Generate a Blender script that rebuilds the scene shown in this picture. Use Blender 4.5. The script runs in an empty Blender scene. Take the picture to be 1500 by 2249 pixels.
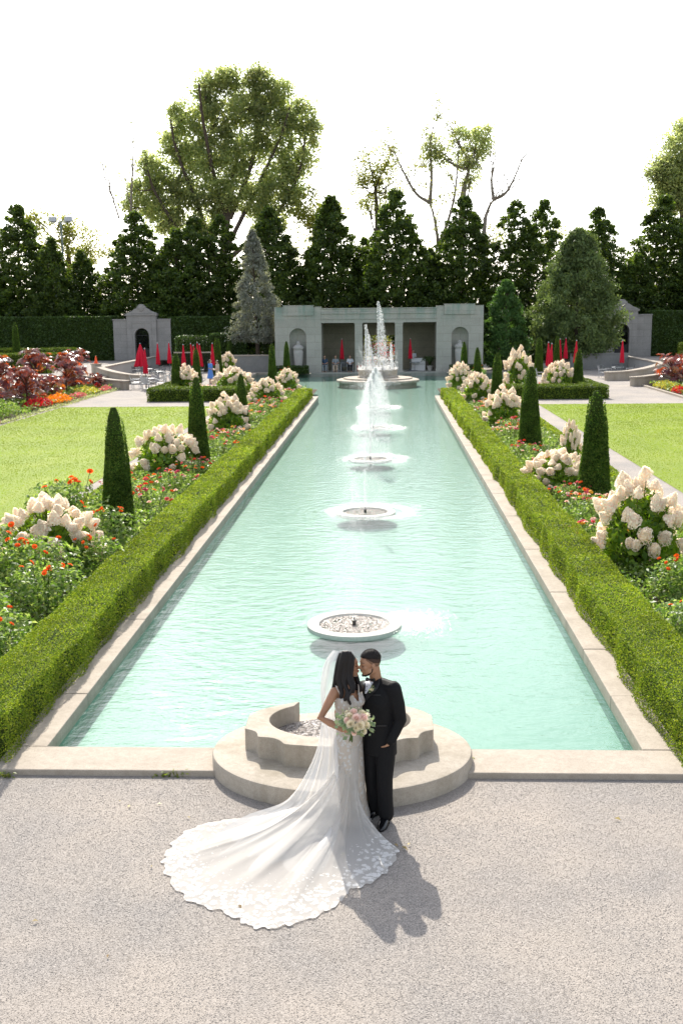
import bpy, bmesh, math, random
import numpy as np
from mathutils import Vector, Matrix
from mathutils.bvhtree import BVHTree

scene = bpy.context.scene
COL = scene.collection
random.seed(5)
RNG = np.random.default_rng(11)
PI = math.pi
rad = math.radians

# ---------------------------------------------------------------- camera
CAM_POS = np.array([0.51, 0.0, 5.0])
F_PX, PITCH, YAW, ROLL = 2372.75, rad(10.5484), rad(2.3641), rad(-0.5715)
_cy, _sy = math.cos(YAW), math.sin(YAW)
_F0 = np.array([-_sy, _cy, 0]); _R0 = np.array([_cy, _sy, 0]); _U0 = np.array([0, 0, 1.0])
CF = _F0*math.cos(PITCH) - _U0*math.sin(PITCH)
_U = _F0*math.sin(PITCH) + _U0*math.cos(PITCH)
CR = _R0*math.cos(ROLL) + _U*math.sin(ROLL)
CU = -_R0*math.sin(ROLL) + _U*math.cos(ROLL)
cam = bpy.data.cameras.new('camera'); camo = bpy.data.objects.new('camera', cam); COL.objects.link(camo)
camo.matrix_world = Matrix(((CR[0], CU[0], -CF[0], CAM_POS[0]), (CR[1], CU[1], -CF[1], CAM_POS[1]),
                            (CR[2], CU[2], -CF[2], CAM_POS[2]), (0, 0, 0, 1)))
cam.sensor_fit = 'HORIZONTAL'; cam.sensor_width = 36.0; cam.lens = F_PX/1500*36
cam.clip_start = 0.1; cam.clip_end = 3000
cam.dof.use_dof = True; cam.dof.focus_distance = 11.0; cam.dof.aperture_fstop = 8.0
scene.camera = camo


def ray(px, py):
    return CF + (px-750)/F_PX*CR + (1124.5-py)/F_PX*CU


def G(px, py, z=0.0):
    d = ray(px, py); return CAM_POS + d*((z-CAM_POS[2])/d[2])


def A(px, py, Y):
    d = ray(px, py); return CAM_POS + d*(Y/d[1])


# ---------------------------------------------------------------- world, sun, exposure
SUN_EL, SUN_AZ = rad(40.0), rad(-11.0)          # azimuth from +Y, negative = towards -X
SDIR = Vector((math.sin(SUN_AZ)*math.cos(SUN_EL), math.cos(SUN_AZ)*math.cos(SUN_EL), math.sin(SUN_EL)))
world = bpy.data.worlds.new('World'); scene.world = world; world.use_nodes = True
wn = world.node_tree.nodes; wl = world.node_tree.links
bg = wn['Background']; sky = wn.new('ShaderNodeTexSky'); sky.sky_type = 'NISHITA'; sky.sun_disc = False
sky.sun_elevation = SUN_EL; sky.sun_rotation = SUN_AZ
sky.air_density = 1.0; sky.dust_density = 1.6; sky.ozone_density = 1.0
hs = wn.new('ShaderNodeHueSaturation'); hs.inputs['Saturation'].default_value = .45; wl.new(sky.outputs[0], hs.inputs['Color']); wl.new(hs.outputs[0], bg.inputs[0]); bg.inputs[1].default_value = 0.15
sun = bpy.data.lights.new('sun', 'SUN'); sun.energy = 3.5; sun.angle = rad(0.53); sun.color = (1.0, 0.935, 0.83)
suno = bpy.data.objects.new('sun', sun); COL.objects.link(suno)
suno.rotation_euler = SDIR.to_track_quat('Z', 'Y').to_euler(); suno.location = (-20, 60, 60)
scene.view_settings.view_transform = 'Standard'; scene.view_settings.look = 'None'
scene.view_settings.exposure = 1.1; scene.view_settings.gamma = 1.0
scene.cycles.max_bounces = 8; scene.cycles.diffuse_bounces = 3; scene.cycles.glossy_bounces = 3
scene.cycles.transparent_max_bounces = 16; scene.cycles.transmission_bounces = 4
scene.cycles.caustics_reflective = False; scene.cycles.caustics_refractive = False
scene.cycles.use_denoising = True
scene.cycles.sample_clamp_indirect = 6.0

# ---------------------------------------------------------------- materials
MATS = {}


def new_mat(name):
    m = bpy.data.materials.new(name); m.use_nodes = True
    nt = m.node_tree
    for n in list(nt.nodes): nt.nodes.remove(n)
    out = nt.nodes.new('ShaderNodeOutputMaterial')
    MATS[name] = m
    return m, nt, out


def N(nt, typ, **kw):
    n = nt.nodes.new(typ)
    for k, v in kw.items():
        if k.startswith('i_'):
            key = k[2:]
            n.inputs[int(key) if key.isdigit() else key].default_value = v
        else: setattr(n, k, v)
    return n


def ramp(nt, fac, stops, interp='LINEAR'):
    r = nt.nodes.new('ShaderNodeValToRGB'); r.color_ramp.interpolation = interp
    el = r.color_ramp.elements
    while len(el) < len(stops): el.new(0.5)
    for e, (p, c) in zip(el, stops):
        e.position = p; e.color = (c[0], c[1], c[2], 1) if not isinstance(c, (int, float)) else (c, c, c, 1)
    nt.links.new(fac, r.inputs[0]); return r.outputs[0]


def coords(nt, scale=(1, 1, 1), obj=False):
    t = nt.nodes.new('ShaderNodeTexCoord')
    if obj: src = t.outputs['Object']
    else:
        g = nt.nodes.new('ShaderNodeNewGeometry'); src = g.outputs['Position']
    mp = nt.nodes.new('ShaderNodeMapping'); mp.inputs['Scale'].default_value = scale
    nt.links.new(src, mp.inputs[0]); return mp.outputs[0]


def noise(nt, vec, scale, detail=4, rough=.6, out=0):
    n = N(nt, 'ShaderNodeTexNoise', i_Scale=scale, i_Detail=detail, i_Roughness=rough)
    nt.links.new(vec, n.inputs['Vector']); return n.outputs[out]


def mixc(nt, fac, a, b, mode='MIX'):
    n = nt.nodes.new('ShaderNodeMix'); n.data_type = 'RGBA'; n.blend_type = mode
    for s, v in ((n.inputs[0], fac), (n.inputs[6], a), (n.inputs[7], b)):
        if hasattr(v, 'node'): nt.links.new(v, s)
        else: s.default_value = v if isinstance(v, (int, float)) else (*v[:3], 1)
    return n.outputs[2]


def bump(nt, h, strength=.3, dist=.02, normal=None):
    b = N(nt, 'ShaderNodeBump', i_Strength=strength, i_Distance=dist)
    nt.links.new(h, b.inputs['Height'])
    if normal is not None: nt.links.new(normal, b.inputs['Normal'])
    return b.outputs[0]


def principled(nt, out, col, rough=.6, spec=.5, normal=None, **kw):
    p = nt.nodes.new('ShaderNodeBsdfPrincipled')
    if hasattr(col, 'node'): nt.links.new(col, p.inputs['Base Color'])
    else: p.inputs['Base Color'].default_value = (*col, 1)
    if hasattr(rough, 'node'): nt.links.new(rough, p.inputs['Roughness'])
    else: p.inputs['Roughness'].default_value = rough
    p.inputs['Specular IOR Level'].default_value = spec
    if normal is not None: nt.links.new(normal, p.inputs['Normal'])
    for k, v in kw.items(): p.inputs[k].default_value = v
    if out is not None: nt.links.new(p.outputs[0], out.inputs[0])
    return p


def m_plain(name, col, rough=.6, spec=.4, var=.15, nscale=6, bumps=0.0, obj=True, **kw):
    m, nt, out = new_mat(name)
    v = coords(nt, obj=obj); f = noise(nt, v, nscale, 5)
    c = ramp(nt, f, [(.25, [x*(1-var) for x in col]), (.75, [min(1, x*(1+var)) for x in col])])
    nrm = bump(nt, noise(nt, v, nscale*8, 4), bumps, .01) if bumps else None
    principled(nt, out, c, rough, spec, nrm, **kw); return m


def m_leaf(name, cols, trans=.35, rough=.45, spec=.35, big=1.5, tint=(1.0, 1.0, .5), bigamt=.35):
    """foliage: colour varies per leaf and over larger clumps; light shines through"""
    m, nt, out = new_mat(name)
    g = nt.nodes.new('ShaderNodeNewGeometry')
    k = len(cols)
    c = ramp(nt, g.outputs['Random Per Island'], [(i/(k-1), col) for i, col in enumerate(cols)])
    nb = noise(nt, coords(nt), big, 2)
    f = ramp(nt, nb, [(.3, 1-bigamt), (.7, 1+bigamt*.6)])
    c = mixc(nt, 1.0, c, f, 'MULTIPLY')
    p = principled(nt, None, c, rough, spec)
    t = nt.nodes.new('ShaderNodeBsdfTranslucent')
    ct = mixc(nt, 1.0, c, tint, 'MULTIPLY')
    ct = mixc(nt, 1.0, ct, (1.9, 1.9, 1.9), 'MULTIPLY')
    nt.links.new(ct, t.inputs[0])
    mx = nt.nodes.new('ShaderNodeMixShader'); mx.inputs[0].default_value = trans
    nt.links.new(p.outputs[0], mx.inputs[1]); nt.links.new(t.outputs[0], mx.inputs[2])
    nt.links.new(mx.outputs[0], out.inputs[0]); return m


def m_stone(name, base, dark, rough=.85, scale=1.0, bumps=.25, stain=None, stain_amt=.5, courses=None, stain_z=None):
    m, nt, out = new_mat(name)
    v = coords(nt)
    a = noise(nt, v, 1.3*scale, 6, .65); b = noise(nt, v, 14*scale, 5, .7); f = noise(nt, v, 90*scale, 3, .6)
    c = ramp(nt, a, [(.3, dark), (.62, base)])
    c = mixc(nt, .35, c, ramp(nt, b, [(.3, [x*.6 for x in dark]), (.7, [min(1, x*1.15) for x in base])]))
    c = mixc(nt, .25, c, ramp(nt, f, [(.35, [x*.55 for x in dark]), (.65, [min(1, x*1.2) for x in base])]))
    if stain is not None:
        vs = coords(nt, (1.2, 1.2, .22))
        s = ramp(nt, noise(nt, vs, 1.1*scale, 5, .6), [(.5, 0), (.68, stain_amt)] if stain_z is None else [(.48, 0), (.6, stain_amt)])
        if stain_z:
            sz = nt.nodes.new('ShaderNodeSeparateXYZ'); nt.links.new(v, sz.inputs[0]); mz = nt.nodes.new('ShaderNodeMapRange'); mz.inputs[1].default_value = stain_z[0]; mz.inputs[2].default_value = stain_z[1]; nt.links.new(sz.outputs[2], mz.inputs[0]); s = mixc(nt, 1.0, s, mz.outputs[0], 'MULTIPLY')
        c = mixc(nt, s, c, stain)
    h = mixc(nt, .5, b, f)
    if courses:
        bt = nt.nodes.new('ShaderNodeTexBrick'); vb = coords(nt)
        sep = nt.nodes.new('ShaderNodeSeparateXYZ'); nt.links.new(vb, sep.inputs[0])
        cmb = nt.nodes.new('ShaderNodeCombineXYZ')
        nt.links.new(sep.outputs[0], cmb.inputs[0]); nt.links.new(sep.outputs[2], cmb.inputs[1])
        nt.links.new(cmb.outputs[0], bt.inputs['Vector'])
        bt.inputs['Scale'].default_value = 1.0; bt.inputs['Mortar Size'].default_value = .012
        bt.inputs['Brick Width'].default_value = courses[0]; bt.inputs['Row Height'].default_value = courses[1]
        bt.inputs['Color1'].default_value = (1, 1, 1, 1); bt.inputs['Color2'].default_value = (.86, .87, .86, 1)
        bt.inputs['Mortar'].default_value = (.62, .62, .6, 1)
        c = mixc(nt, .8, c, mixc(nt, 1.0, c, bt.outputs[0], 'MULTIPLY'))
    principled(nt, out, c, rough, .25, bump(nt, h, bumps, .012)); return m


# ---------------------------------------------------------------- geometry helpers
def wloc(o):
    l = Vector((0, 0, 0))
    while o is not None: l += o.location; o = o.parent
    return l


def tag(o, label=None, cat=None, group=None, kind=None):
    if label: o['label'] = label
    if cat: o['category'] = cat
    if group: o['group'] = group
    if kind: o['kind'] = kind
    return o


def thing(name, label, cat, loc=(0, 0, 0), group=None):
    o = bpy.data.objects.new(name, None); o.empty_display_size = .2; COL.objects.link(o)
    o.location = tuple(float(x) for x in loc); return tag(o, label, cat, group)


def link(name, me, mats, parent=None):
    o = bpy.data.objects.new(name, me); COL.objects.link(o)
    for m in (mats if isinstance(mats, (list, tuple)) else [mats]):
        if m is not None: me.materials.append(m)
    if parent is not None: o.parent = parent
    return o


def dup(root, loc, rotz=0.0, scale=None, label=None, group=None):
    def cp(o, par):
        c = o.copy(); COL.objects.link(c); c.parent = par
        for ch in list(o.children): cp(ch, c)
        return c
    r = cp(root, None); r.location = tuple(float(x) for x in loc); r.rotation_euler = (0, 0, rotz)
    if scale is not None: r.scale = scale if isinstance(scale, (tuple, list)) else (scale,)*3
    if label: r['label'] = label
    if group: r['group'] = group
    return r


def big(name, V, Q, mat, parent=None, world=True, smooth=False, mi=None):
    """fast mesh from arrays: V (n,3), Q (m,k)"""
    V = np.asarray(V, np.float32).copy(); Q = np.asarray(Q, np.int32)
    if parent is not None and world: V -= np.array(wloc(parent), np.float32)
    me = bpy.data.meshes.new(name); k = Q.shape[1]
    me.vertices.add(len(V)); me.vertices.foreach_set('co', V.ravel())
    me.loops.add(Q.size); me.loops.foreach_set('vertex_index', Q.ravel())
    me.polygons.add(len(Q)); me.polygons.foreach_set('loop_start', np.arange(0, Q.size, k, dtype=np.int32))
    if smooth: me.polygons.foreach_set('use_smooth', np.ones(len(Q), bool))
    if mi is not None: me.polygons.foreach_set('material_index', np.asarray(mi, np.int32))
    me.update(calc_edges=True); me.validate()
    return link(name, me, mat, parent)


class MB:
    def __init__(s): s.v = []; s.f = []; s.n = 0

    def add(s, V, F):
        V = np.asarray(V, float).reshape(-1, 3); n = s.n
        s.v.append(V); s.f += [tuple(int(i)+n for i in f) for f in F]; s.n += len(V); return s

    def box(s, x0, x1, y0, y1, z0, z1, rz=0.0):
        V = np.array([(x, y, z) for z in (z0, z1) for y in (y0, y1) for x in (x0, x1)], float)
        if rz:
            c = V.mean(0); q = V-c; V = np.stack([q[:, 0]*math.cos(rz)-q[:, 1]*math.sin(rz), q[:, 0]*math.sin(rz)+q[:, 1]*math.cos(rz), q[:, 2]], 1)+c
        return s.add(V, [(0, 2, 3, 1), (4, 5, 7, 6), (0, 1, 5, 4), (2, 6, 7, 3), (0, 4, 6, 2), (1, 3, 7, 5)])

    def bar(s, a, b, w, h=None, up=(0, 0, 1)):
        a = np.array(a, float); b = np.array(b, float); h = h or w
        d = b-a; d /= np.linalg.norm(d); u = np.array(up, float)
        x = np.cross(d, u)
        if np.linalg.norm(x) < 1e-4: x = np.cross(d, (1, 0, 0))
        x /= np.linalg.norm(x); u = np.cross(x, d)
        V = [p+sx*x*w/2+su*u*h/2 for p in (a, b) for su in (-1, 1) for sx in (-1, 1)]
        return s.add(V, [(0, 1, 3, 2), (4, 6, 7, 5), (0, 4, 5, 1), (2, 3, 7, 6), (0, 2, 6, 4), (1, 5, 7, 3)])

    def lathe(s, prof, c=(0, 0, 0), n=24, sx=1.0, sy=1.0, cap=True):
        a = np.arange(n)*2*PI/n; V = []; m = len(prof)
        for r, z in prof: V.append(np.stack([c[0]+r*sx*np.cos(a), c[1]+r*sy*np.sin(a), np.full(n, c[2]+z)], 1))
        F = [(i*n+j, i*n+(j+1) % n, (i+1)*n+(j+1) % n, (i+1)*n+j) for i in range(m-1) for j in range(n)]
        if cap: F += [tuple(range(n-1, -1, -1)), tuple((m-1)*n+j for j in range(n))]
        return s.add(np.concatenate(V), F)

    def tube(s, pts, rs, n=8, flat=None):
        pts = np.asarray(pts, float); k = len(pts)
        rs = np.full(k, rs, float) if np.isscalar(rs) else np.asarray(rs, float)
        T = np.gradient(pts, axis=0); T /= np.linalg.norm(T, axis=1)[:, None]+1e-9
        u = np.array([0, 0, 1.0]) if abs(T[0][2]) < .9 else np.array([1.0, 0, 0])
        V = []; a = np.arange(n)*2*PI/n
        for i in range(k):
            x = np.cross(T[i], u); x /= np.linalg.norm(x)+1e-9; y = np.cross(T[i], x); u = -y if False else u
            V.append(pts[i]+rs[i]*(np.cos(a)[:, None]*x+np.sin(a)[:, None]*y))
        F = [(i*n+j, i*n+(j+1) % n, (i+1)*n+(j+1) % n, (i+1)*n+j) for i in range(k-1) for j in range(n)]
        F += [tuple(range(n-1, -1, -1)), tuple((k-1)*n+j for j in range(n))]
        return s.add(np.concatenate(V), F)

    def prism(s, P, z0, z1):
        n = len(P); V = [(x, y, z0) for x, y in P]+[(x, y, z1) for x, y in P]
        return s.add(V, [tuple(range(n-1, -1, -1)), tuple(range(n, 2*n))]+[(i, (i+1) % n, n+(i+1) % n, n+i) for i in range(n)])

    def prism_y(s, P, y0, y1):
        n = len(P); V = [(x, y0, z) for x, z in P]+[(x, y1, z) for x, z in P]
        return s.add(V, [tuple(range(n)), tuple(range(2*n-1, n-1, -1))]+[(i, n+i, n+(i+1) % n, (i+1) % n) for i in range(n)])

    def ell(s, c, r, n=14, m=9, R=None):
        th = np.linspace(0, PI, m+1)[1:-1]; a = np.arange(n)*2*PI/n
        V = [(0, 0, 1)]+[(math.sin(t)*math.cos(p), math.sin(t)*math.sin(p), math.cos(t)) for t in th for p in a]+[(0, 0, -1)]
        V = np.array(V)*np.asarray(r, float)
        if R is not None: V = V@np.asarray(R, float).T
        V = V+np.asarray(c, float); L = len(V)-1
        F = [(0, 1+j, 1+(j+1) % n) for j in range(n)]
        F += [(1+i*n+j, 1+(i+1)*n+j, 1+(i+1)*n+(j+1) % n, 1+i*n+(j+1) % n) for i in range(m-2) for j in range(n)]
        F += [(L, 1+(m-2)*n+(j+1) % n, 1+(m-2)*n+j) for j in range(n)]
        return s.add(V, F)

    def mesh(s, name, off=None):
        V = np.concatenate(s.v)
        if off is not None: V = V-np.asarray(off, float)
        me = bpy.data.meshes.new(name); me.from_pydata(V.tolist(), [], s.f); me.update(); return me

    def build(s, name, mat, parent=None, smooth=False, bevel=0.0, world=True):
        me = s.mesh(name, np.array(wloc(parent)) if (parent is not None and world) else None)
        bm = bmesh.new(); bm.from_mesh(me); bmesh.ops.recalc_face_normals(bm, faces=bm.faces); bm.to_mesh(me); bm.free()
        if smooth:
            me.polygons.foreach_set('use_smooth', [True]*len(me.polygons))
            me.set_sharp_from_angle(angle=rad(42))
        o = link(name, me, mat, parent)
        if bevel:
            b = o.modifiers.new('bevel', 'BEVEL'); b.width = bevel; b.segments = 2; b.limit_method = 'ANGLE'; b.angle_limit = rad(40)
        return o


def unit(v):
    return v/(np.linalg.norm(v, axis=-1, keepdims=True)+1e-9)


def leaves(P, size, nrm=None, bias=1.0, asp=.5, fold=.12, up=None, var=.35):
    """one pointed four-cornered leaf at every point"""
    n = len(P); P = np.asarray(P, float)
    d = unit(RNG.normal(size=(n, 3)))
    if nrm is not None: d = unit(d+bias*np.asarray(nrm, float))
    a = unit(np.cross(d, RNG.normal(size=(n, 3))))
    if up is not None: a = unit(a+np.asarray(up, float))
    b = unit(np.cross(d, a))
    s = np.asarray(size)*(1+var*RNG.uniform(-1, 1, n)); s = s[:, None]
    V = np.stack([P-a*s*.5, P+b*s*asp*.5+d*s*fold, P+a*s*.5, P-b*s*asp*.5+d*s*fold], 1).reshape(-1, 3)
    return V, np.arange(4*n).reshape(n, 4)


def sph(n):
    return unit(RNG.normal(size=(n, 3)))


def wob(x, y, z, f=1.0):
    return (np.sin(x*1.7*f+y*.9*f+1.3)+np.sin(y*2.3*f-z*1.9*f+.4)+np.sin(z*2.9*f+x*1.1*f+2.2)+.6*np.sin(x*5.3*f+y*4.1*f)+.6*np.sin(y*6.1*f+z*4.7*f-x*2.2*f))/4.2


def bez(p0, p1, p2, n=10):
    t = np.linspace(0, 1, n)[:, None]; p0, p1, p2 = (np.asarray(q, float) for q in (p0, p1, p2))
    return (1-t)**2*p0+2*t*(1-t)*p1+t*t*p2


def spline(pts, n=24):
    """Catmull-Rom through the points"""
    P = np.asarray(pts, float); P = np.vstack([2*P[0]-P[1], P, 2*P[-1]-P[-2]]); out = []
    k = len(P)-3
    for t in np.linspace(0, k-1e-6, n):
        i = int(t); u = t-i; a, b, c, d = P[i:i+4]
        out.append(.5*((2*b)+(-a+c)*u+(2*a-5*b+4*c-d)*u*u+(-a+3*b-3*c+d)*u**3))
    return np.array(out)


def remeshed(name, mb, mat, parent, voxel=.006, smooth_it=4, factor=.5, world=True):
    """the union of all closed shells in mb as one continuous surface"""
    me = mb.mesh(name+'_src'); o = bpy.data.objects.new(name+'_src', me); COL.objects.link(o)
    r = o.modifiers.new('r', 'REMESH'); r.mode = 'VOXEL'; r.voxel_size = voxel
    s = o.modifiers.new('s', 'SMOOTH'); s.iterations = smooth_it; s.factor = factor
    dg = bpy.context.evaluated_depsgraph_get(); dg.update()
    me2 = bpy.data.meshes.new_from_object(o.evaluated_get(dg)); me2.name = name
    bpy.data.objects.remove(o); bpy.data.meshes.remove(me)
    me2.materials.clear()
    if parent is not None and world: me2.transform(Matrix.Translation(-wloc(parent)))
    me2.polygons.foreach_set('use_smooth', [True]*len(me2.polygons)); me2.update()
    return link(name, me2, mat, parent)
# ---------------------------------------------------------------- setting: ground, lawns, beds, pool
PW, P0, P1, P2, P3 = 3.42, 11.67, 63.7, 71.0, 89.3      # half width, near edge, channel end, wide part, far edge
W2, W3 = 4.6, 10.0
WATER_Z, FLOOR_Z, KERB_Z = -.05, -.31, .07


def gravel_mat():
    m, nt, out = new_mat('gravel')
    v = coords(nt)
    vo = N(nt, 'ShaderNodeTexVoronoi', i_Scale=105.0, i_Randomness=1.0); nt.links.new(v, vo.inputs['Vector'])
    s = nt.nodes.new('ShaderNodeSeparateColor'); nt.links.new(vo.outputs['Color'], s.inputs[0])
    c = ramp(nt, s.outputs[0], [(0, (.17, .159, .151)), (.3, (.225, .208, .194)), (.7, (.28, .257, .238)), (1, (.35, .322, .298))])
    big_ = noise(nt, v, .55, 4); c = mixc(nt, ramp(nt, big_, [(.35, 0), (.7, .5)]), c, (.44, .375, .31))
    d = ramp(nt, vo.outputs['Distance'], [(0, 1), (.6, 0)])
    principled(nt, out, c, .9, .2, bump(nt, d, .5, .008)); return m


def grass_mat():
    m, nt, out = new_mat('lawn_grass')
    v = coords(nt); a = noise(nt, v, .35, 4); b = noise(nt, v, 30, 5, .7); s = noise(nt, coords(nt, (.8, .12, 1)), 2.2, 3)
    c = ramp(nt, a, [(.3, (.135, .20, .010)), (.55, (.17, .235, .013)), (.75, (.22, .265, .024))])
    c = mixc(nt, .45, c, ramp(nt, b, [(.3, (.10, .16, .01)), (.7, (.22, .275, .024))]))
    c = mixc(nt, ramp(nt, s, [(.45, 0), (.75, .35)]), c, (.27, .30, .05))
    p = principled(nt, None, c, .8, .15, bump(nt, b, .6, .03))
    nt.links.new(p.outputs[0], out.inputs[0]); return m


def water_mat():
    m, nt, out = new_mat('pool_water')
    v = coords(nt, (1, 1.7, 1)); v1 = coords(nt)
    n1 = noise(nt, v, 2.3, 3, .55); n2 = noise(nt, v, 7.5, 3, .6)
    h = mixc(nt, .35, n1, n2)
    # rings spreading from each fountain disc and the couple's end of the pool
    for yy in (16.95, 26.93, 36.87, 46.9):
        w = N(nt, 'ShaderNodeTexWave', i_Scale=1.15, i_Distortion=2.2, i_Detail=2.0); w.wave_type = 'RINGS'; w.rings_direction = 'Z'
        mp = nt.nodes.new('ShaderNodeMapping'); mp.inputs['Location'].default_value = (0, -yy, 0)
        nt.links.new(v1, mp.inputs[0]); nt.links.new(mp.outputs[0], w.inputs['Vector'])
        ln = nt.nodes.new('ShaderNodeVectorMath'); ln.operation = 'LENGTH'; nt.links.new(mp.outputs[0], ln.inputs[0])
        fo = nt.nodes.new('ShaderNodeMapRange'); fo.inputs[1].default_value = .7; fo.inputs[2].default_value = 4.2
        fo.inputs[3].default_value = .10; fo.inputs[4].default_value = 0.0; nt.links.new(ln.outputs['Value'], fo.inputs[0])
        h = mixc(nt, fo.outputs[0], h, w.outputs[1])
    nrm = bump(nt, h, .55, .05)
    fr = N(nt, 'ShaderNodeFresnel', i_IOR=1.33); nt.links.new(nrm, fr.inputs['Normal'])
    gb = nt.nodes.new('ShaderNodeNewGeometry'); mr = nt.nodes.new('ShaderNodeMapRange'); mr.inputs[3].default_value = 1.33; mr.inputs[4].default_value = 1/1.33
    nt.links.new(gb.outputs['Backfacing'], mr.inputs[0]); nt.links.new(mr.outputs[0], fr.inputs['IOR'])     # the same reflectance from both sides of the thin sheet
    gl = N(nt, 'ShaderNodeBsdfGlossy', i_Roughness=.03); nt.links.new(nrm, gl.inputs['Normal'])
    tr = nt.nodes.new('ShaderNodeBsdfTransparent'); tr.inputs[0].default_value = (.95, 1.0, .985, 1)
    mx = nt.nodes.new('ShaderNodeMixShader')
    nt.links.new(fr.outputs[0], mx.inputs[0]); nt.links.new(tr.outputs[0], mx.inputs[1]); nt.links.new(gl.outputs[0], mx.inputs[2])
    nt.links.new(mx.outputs[0], out.inputs[0]); return m


def pool_mat():
    m, nt, out = new_mat('pool_paint')
    v = coords(nt); a = noise(nt, v, .5, 5); b = noise(nt, v, 5, 4)
    c = ramp(nt, a, [(.3, (.098, .235, .175)), (.7, (.126, .27, .208))])
    c = mixc(nt, .3, c, ramp(nt, b, [(.35, (.088, .222, .162)), (.7, (.142, .285, .222))]))
    st = ramp(nt, noise(nt, v, 2.6, 6, .75), [(.66, 0), (.72, .4)]); c = mixc(nt, st, c, (.20, .29, .24))
    principled(nt, out, c, .7, .2); return m


M_GRAVEL, M_GRASS, M_WATER, M_POOL = gravel_mat(), grass_mat(), water_mat(), pool_mat()
M_SOIL = m_plain('bed_soil', (.075, .055, .04), .95, .1, .4, 8, .5)
M_KERB = m_stone('pool_kerb_stone', (.44, .385, .32), (.31, .265, .215), scale=1.0, bumps=.2, stain=(.20, .17, .13), stain_amt=.35)
M_BASIN = m_stone('basin_concrete', (.47, .415, .345), (.33, .285, .225), scale=1.3, bumps=.3, stain=(.20, .17, .115), stain_amt=.55)
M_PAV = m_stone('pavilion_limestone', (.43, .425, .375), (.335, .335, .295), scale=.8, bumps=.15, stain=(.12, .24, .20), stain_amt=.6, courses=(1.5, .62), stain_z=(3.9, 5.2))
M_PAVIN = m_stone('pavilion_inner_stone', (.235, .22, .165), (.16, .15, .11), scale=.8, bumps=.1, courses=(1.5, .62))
M_GATE = m_stone('gate_limestone', (.36, .34, .32), (.26, .25, .24), scale=.8, bumps=.15, courses=(1.2, .6))
M_WALL = m_stone('terrace_wall_plaster', (.46, .45, .43), (.34, .33, .32), scale=.6, bumps=.1)
M_DISC = m_stone('disc_concrete', (.66, .64, .585), (.55, .53, .48), scale=2.0, bumps=.15)
M_ALGAE = m_plain('algae_concrete', (.27, .36, .24), .8, .3, .3, 9)
M_PEBBLE = m_plain('wet_pebble', (.40, .34, .29), .25, .6, .55, 40)


def sheet(name, rects, z, mat, kind='structure'):
    mb = MB()
    for x0, x1, y0, y1 in rects: mb.add([(x0, y0, z), (x1, y0, z), (x1, y1, z), (x0, y1, z)], [(0, 1, 2, 3)])
    return tag(mb.build(name, mat), kind=kind)


B = 900.0
gravel = sheet('gravel_ground', [(-B, B, -60, P0-.3), (-B, -PW-.2, P0-.3, P1), (PW+.2, B, P0-.3, P1), (-B, -W2-.1, P1, P2), (W2+.1, B, P1, P2),
                                 (-B, -W3-.1, P2, P3), (W3+.1, B, P2, P3), (-B, B, P3, 1500)], 0, M_GRAVEL)
tag(gravel, 'grey crushed gravel ground of the formal garden')
LAWN_IN, LAWN_OUT = 8.2, 17.0
for sx, nm in ((-1, 'lawn'), (1, 'lawn')):
    xs = sorted((sx*(LAWN_IN+(.45 if sx > 0 else 0)), sx*(LAWN_OUT+(.2 if sx > 0 else 0))))
    o = sheet(nm, [(xs[0], xs[1], 12.0, 58.1)], .010, M_GRASS)
    tag(o, 'mown lawn on the %s side of the pool' % ('left' if sx < 0 else 'right'))
    x2 = sorted((sx*3.87, sx*7.5)); o = sheet('flower_bed_soil', [(x2[0], x2[1], 11.6, 70.5)], .006, M_SOIL)
    x2 = sorted((sx*7.52, sx*13.0)); o = sheet('flower_bed_soil', [(x2[0], x2[1], 61.6, 70.3)], .006, M_SOIL)
    x2 = sorted((sx*17.25, sx*20.9)); o = sheet('flower_bed_soil', [(x2[0], x2[1], 14.0, 73.3)], .006, M_SOIL)

# rough stubble of grass over the lawns
def grass_blades():
    n = 140000; k = n//2
    x = np.concatenate([RNG.uniform(-17.0, -8.2, k), RNG.uniform(8.66, 17.2, n-k)])
    y = 18+40*RNG.uniform(0, 1, n)**1.0; y = np.minimum(y, 58.1)
    P = np.stack([x, y, np.full(n, .01)], 1)
    h = RNG.uniform(.012, .035, n)[:, None]; w = .008*(y/25)[:, None]
    t = RNG.uniform(0, 2*PI, n); a = np.stack([np.cos(t), np.sin(t), 0*t], 1); lean = np.stack([RNG.normal(0, .4, n), RNG.normal(0, .4, n), np.ones(n)], 1)
    V = np.stack([P-a*w, P+a*w, P+lean*h], 1).reshape(-1, 3)
    o = big('grass', V, np.arange(3*n).reshape(n, 3), M_BLADE)
    tag(o, 'short blades of bright green grass over the lawns', kind='stuff')


M_BLADE = m_leaf('grass_blade', [(.125, .19, .010), (.165, .23, .013), (.21, .26, .022)], .45, .6, .2, .4)
grass_blades()

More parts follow.
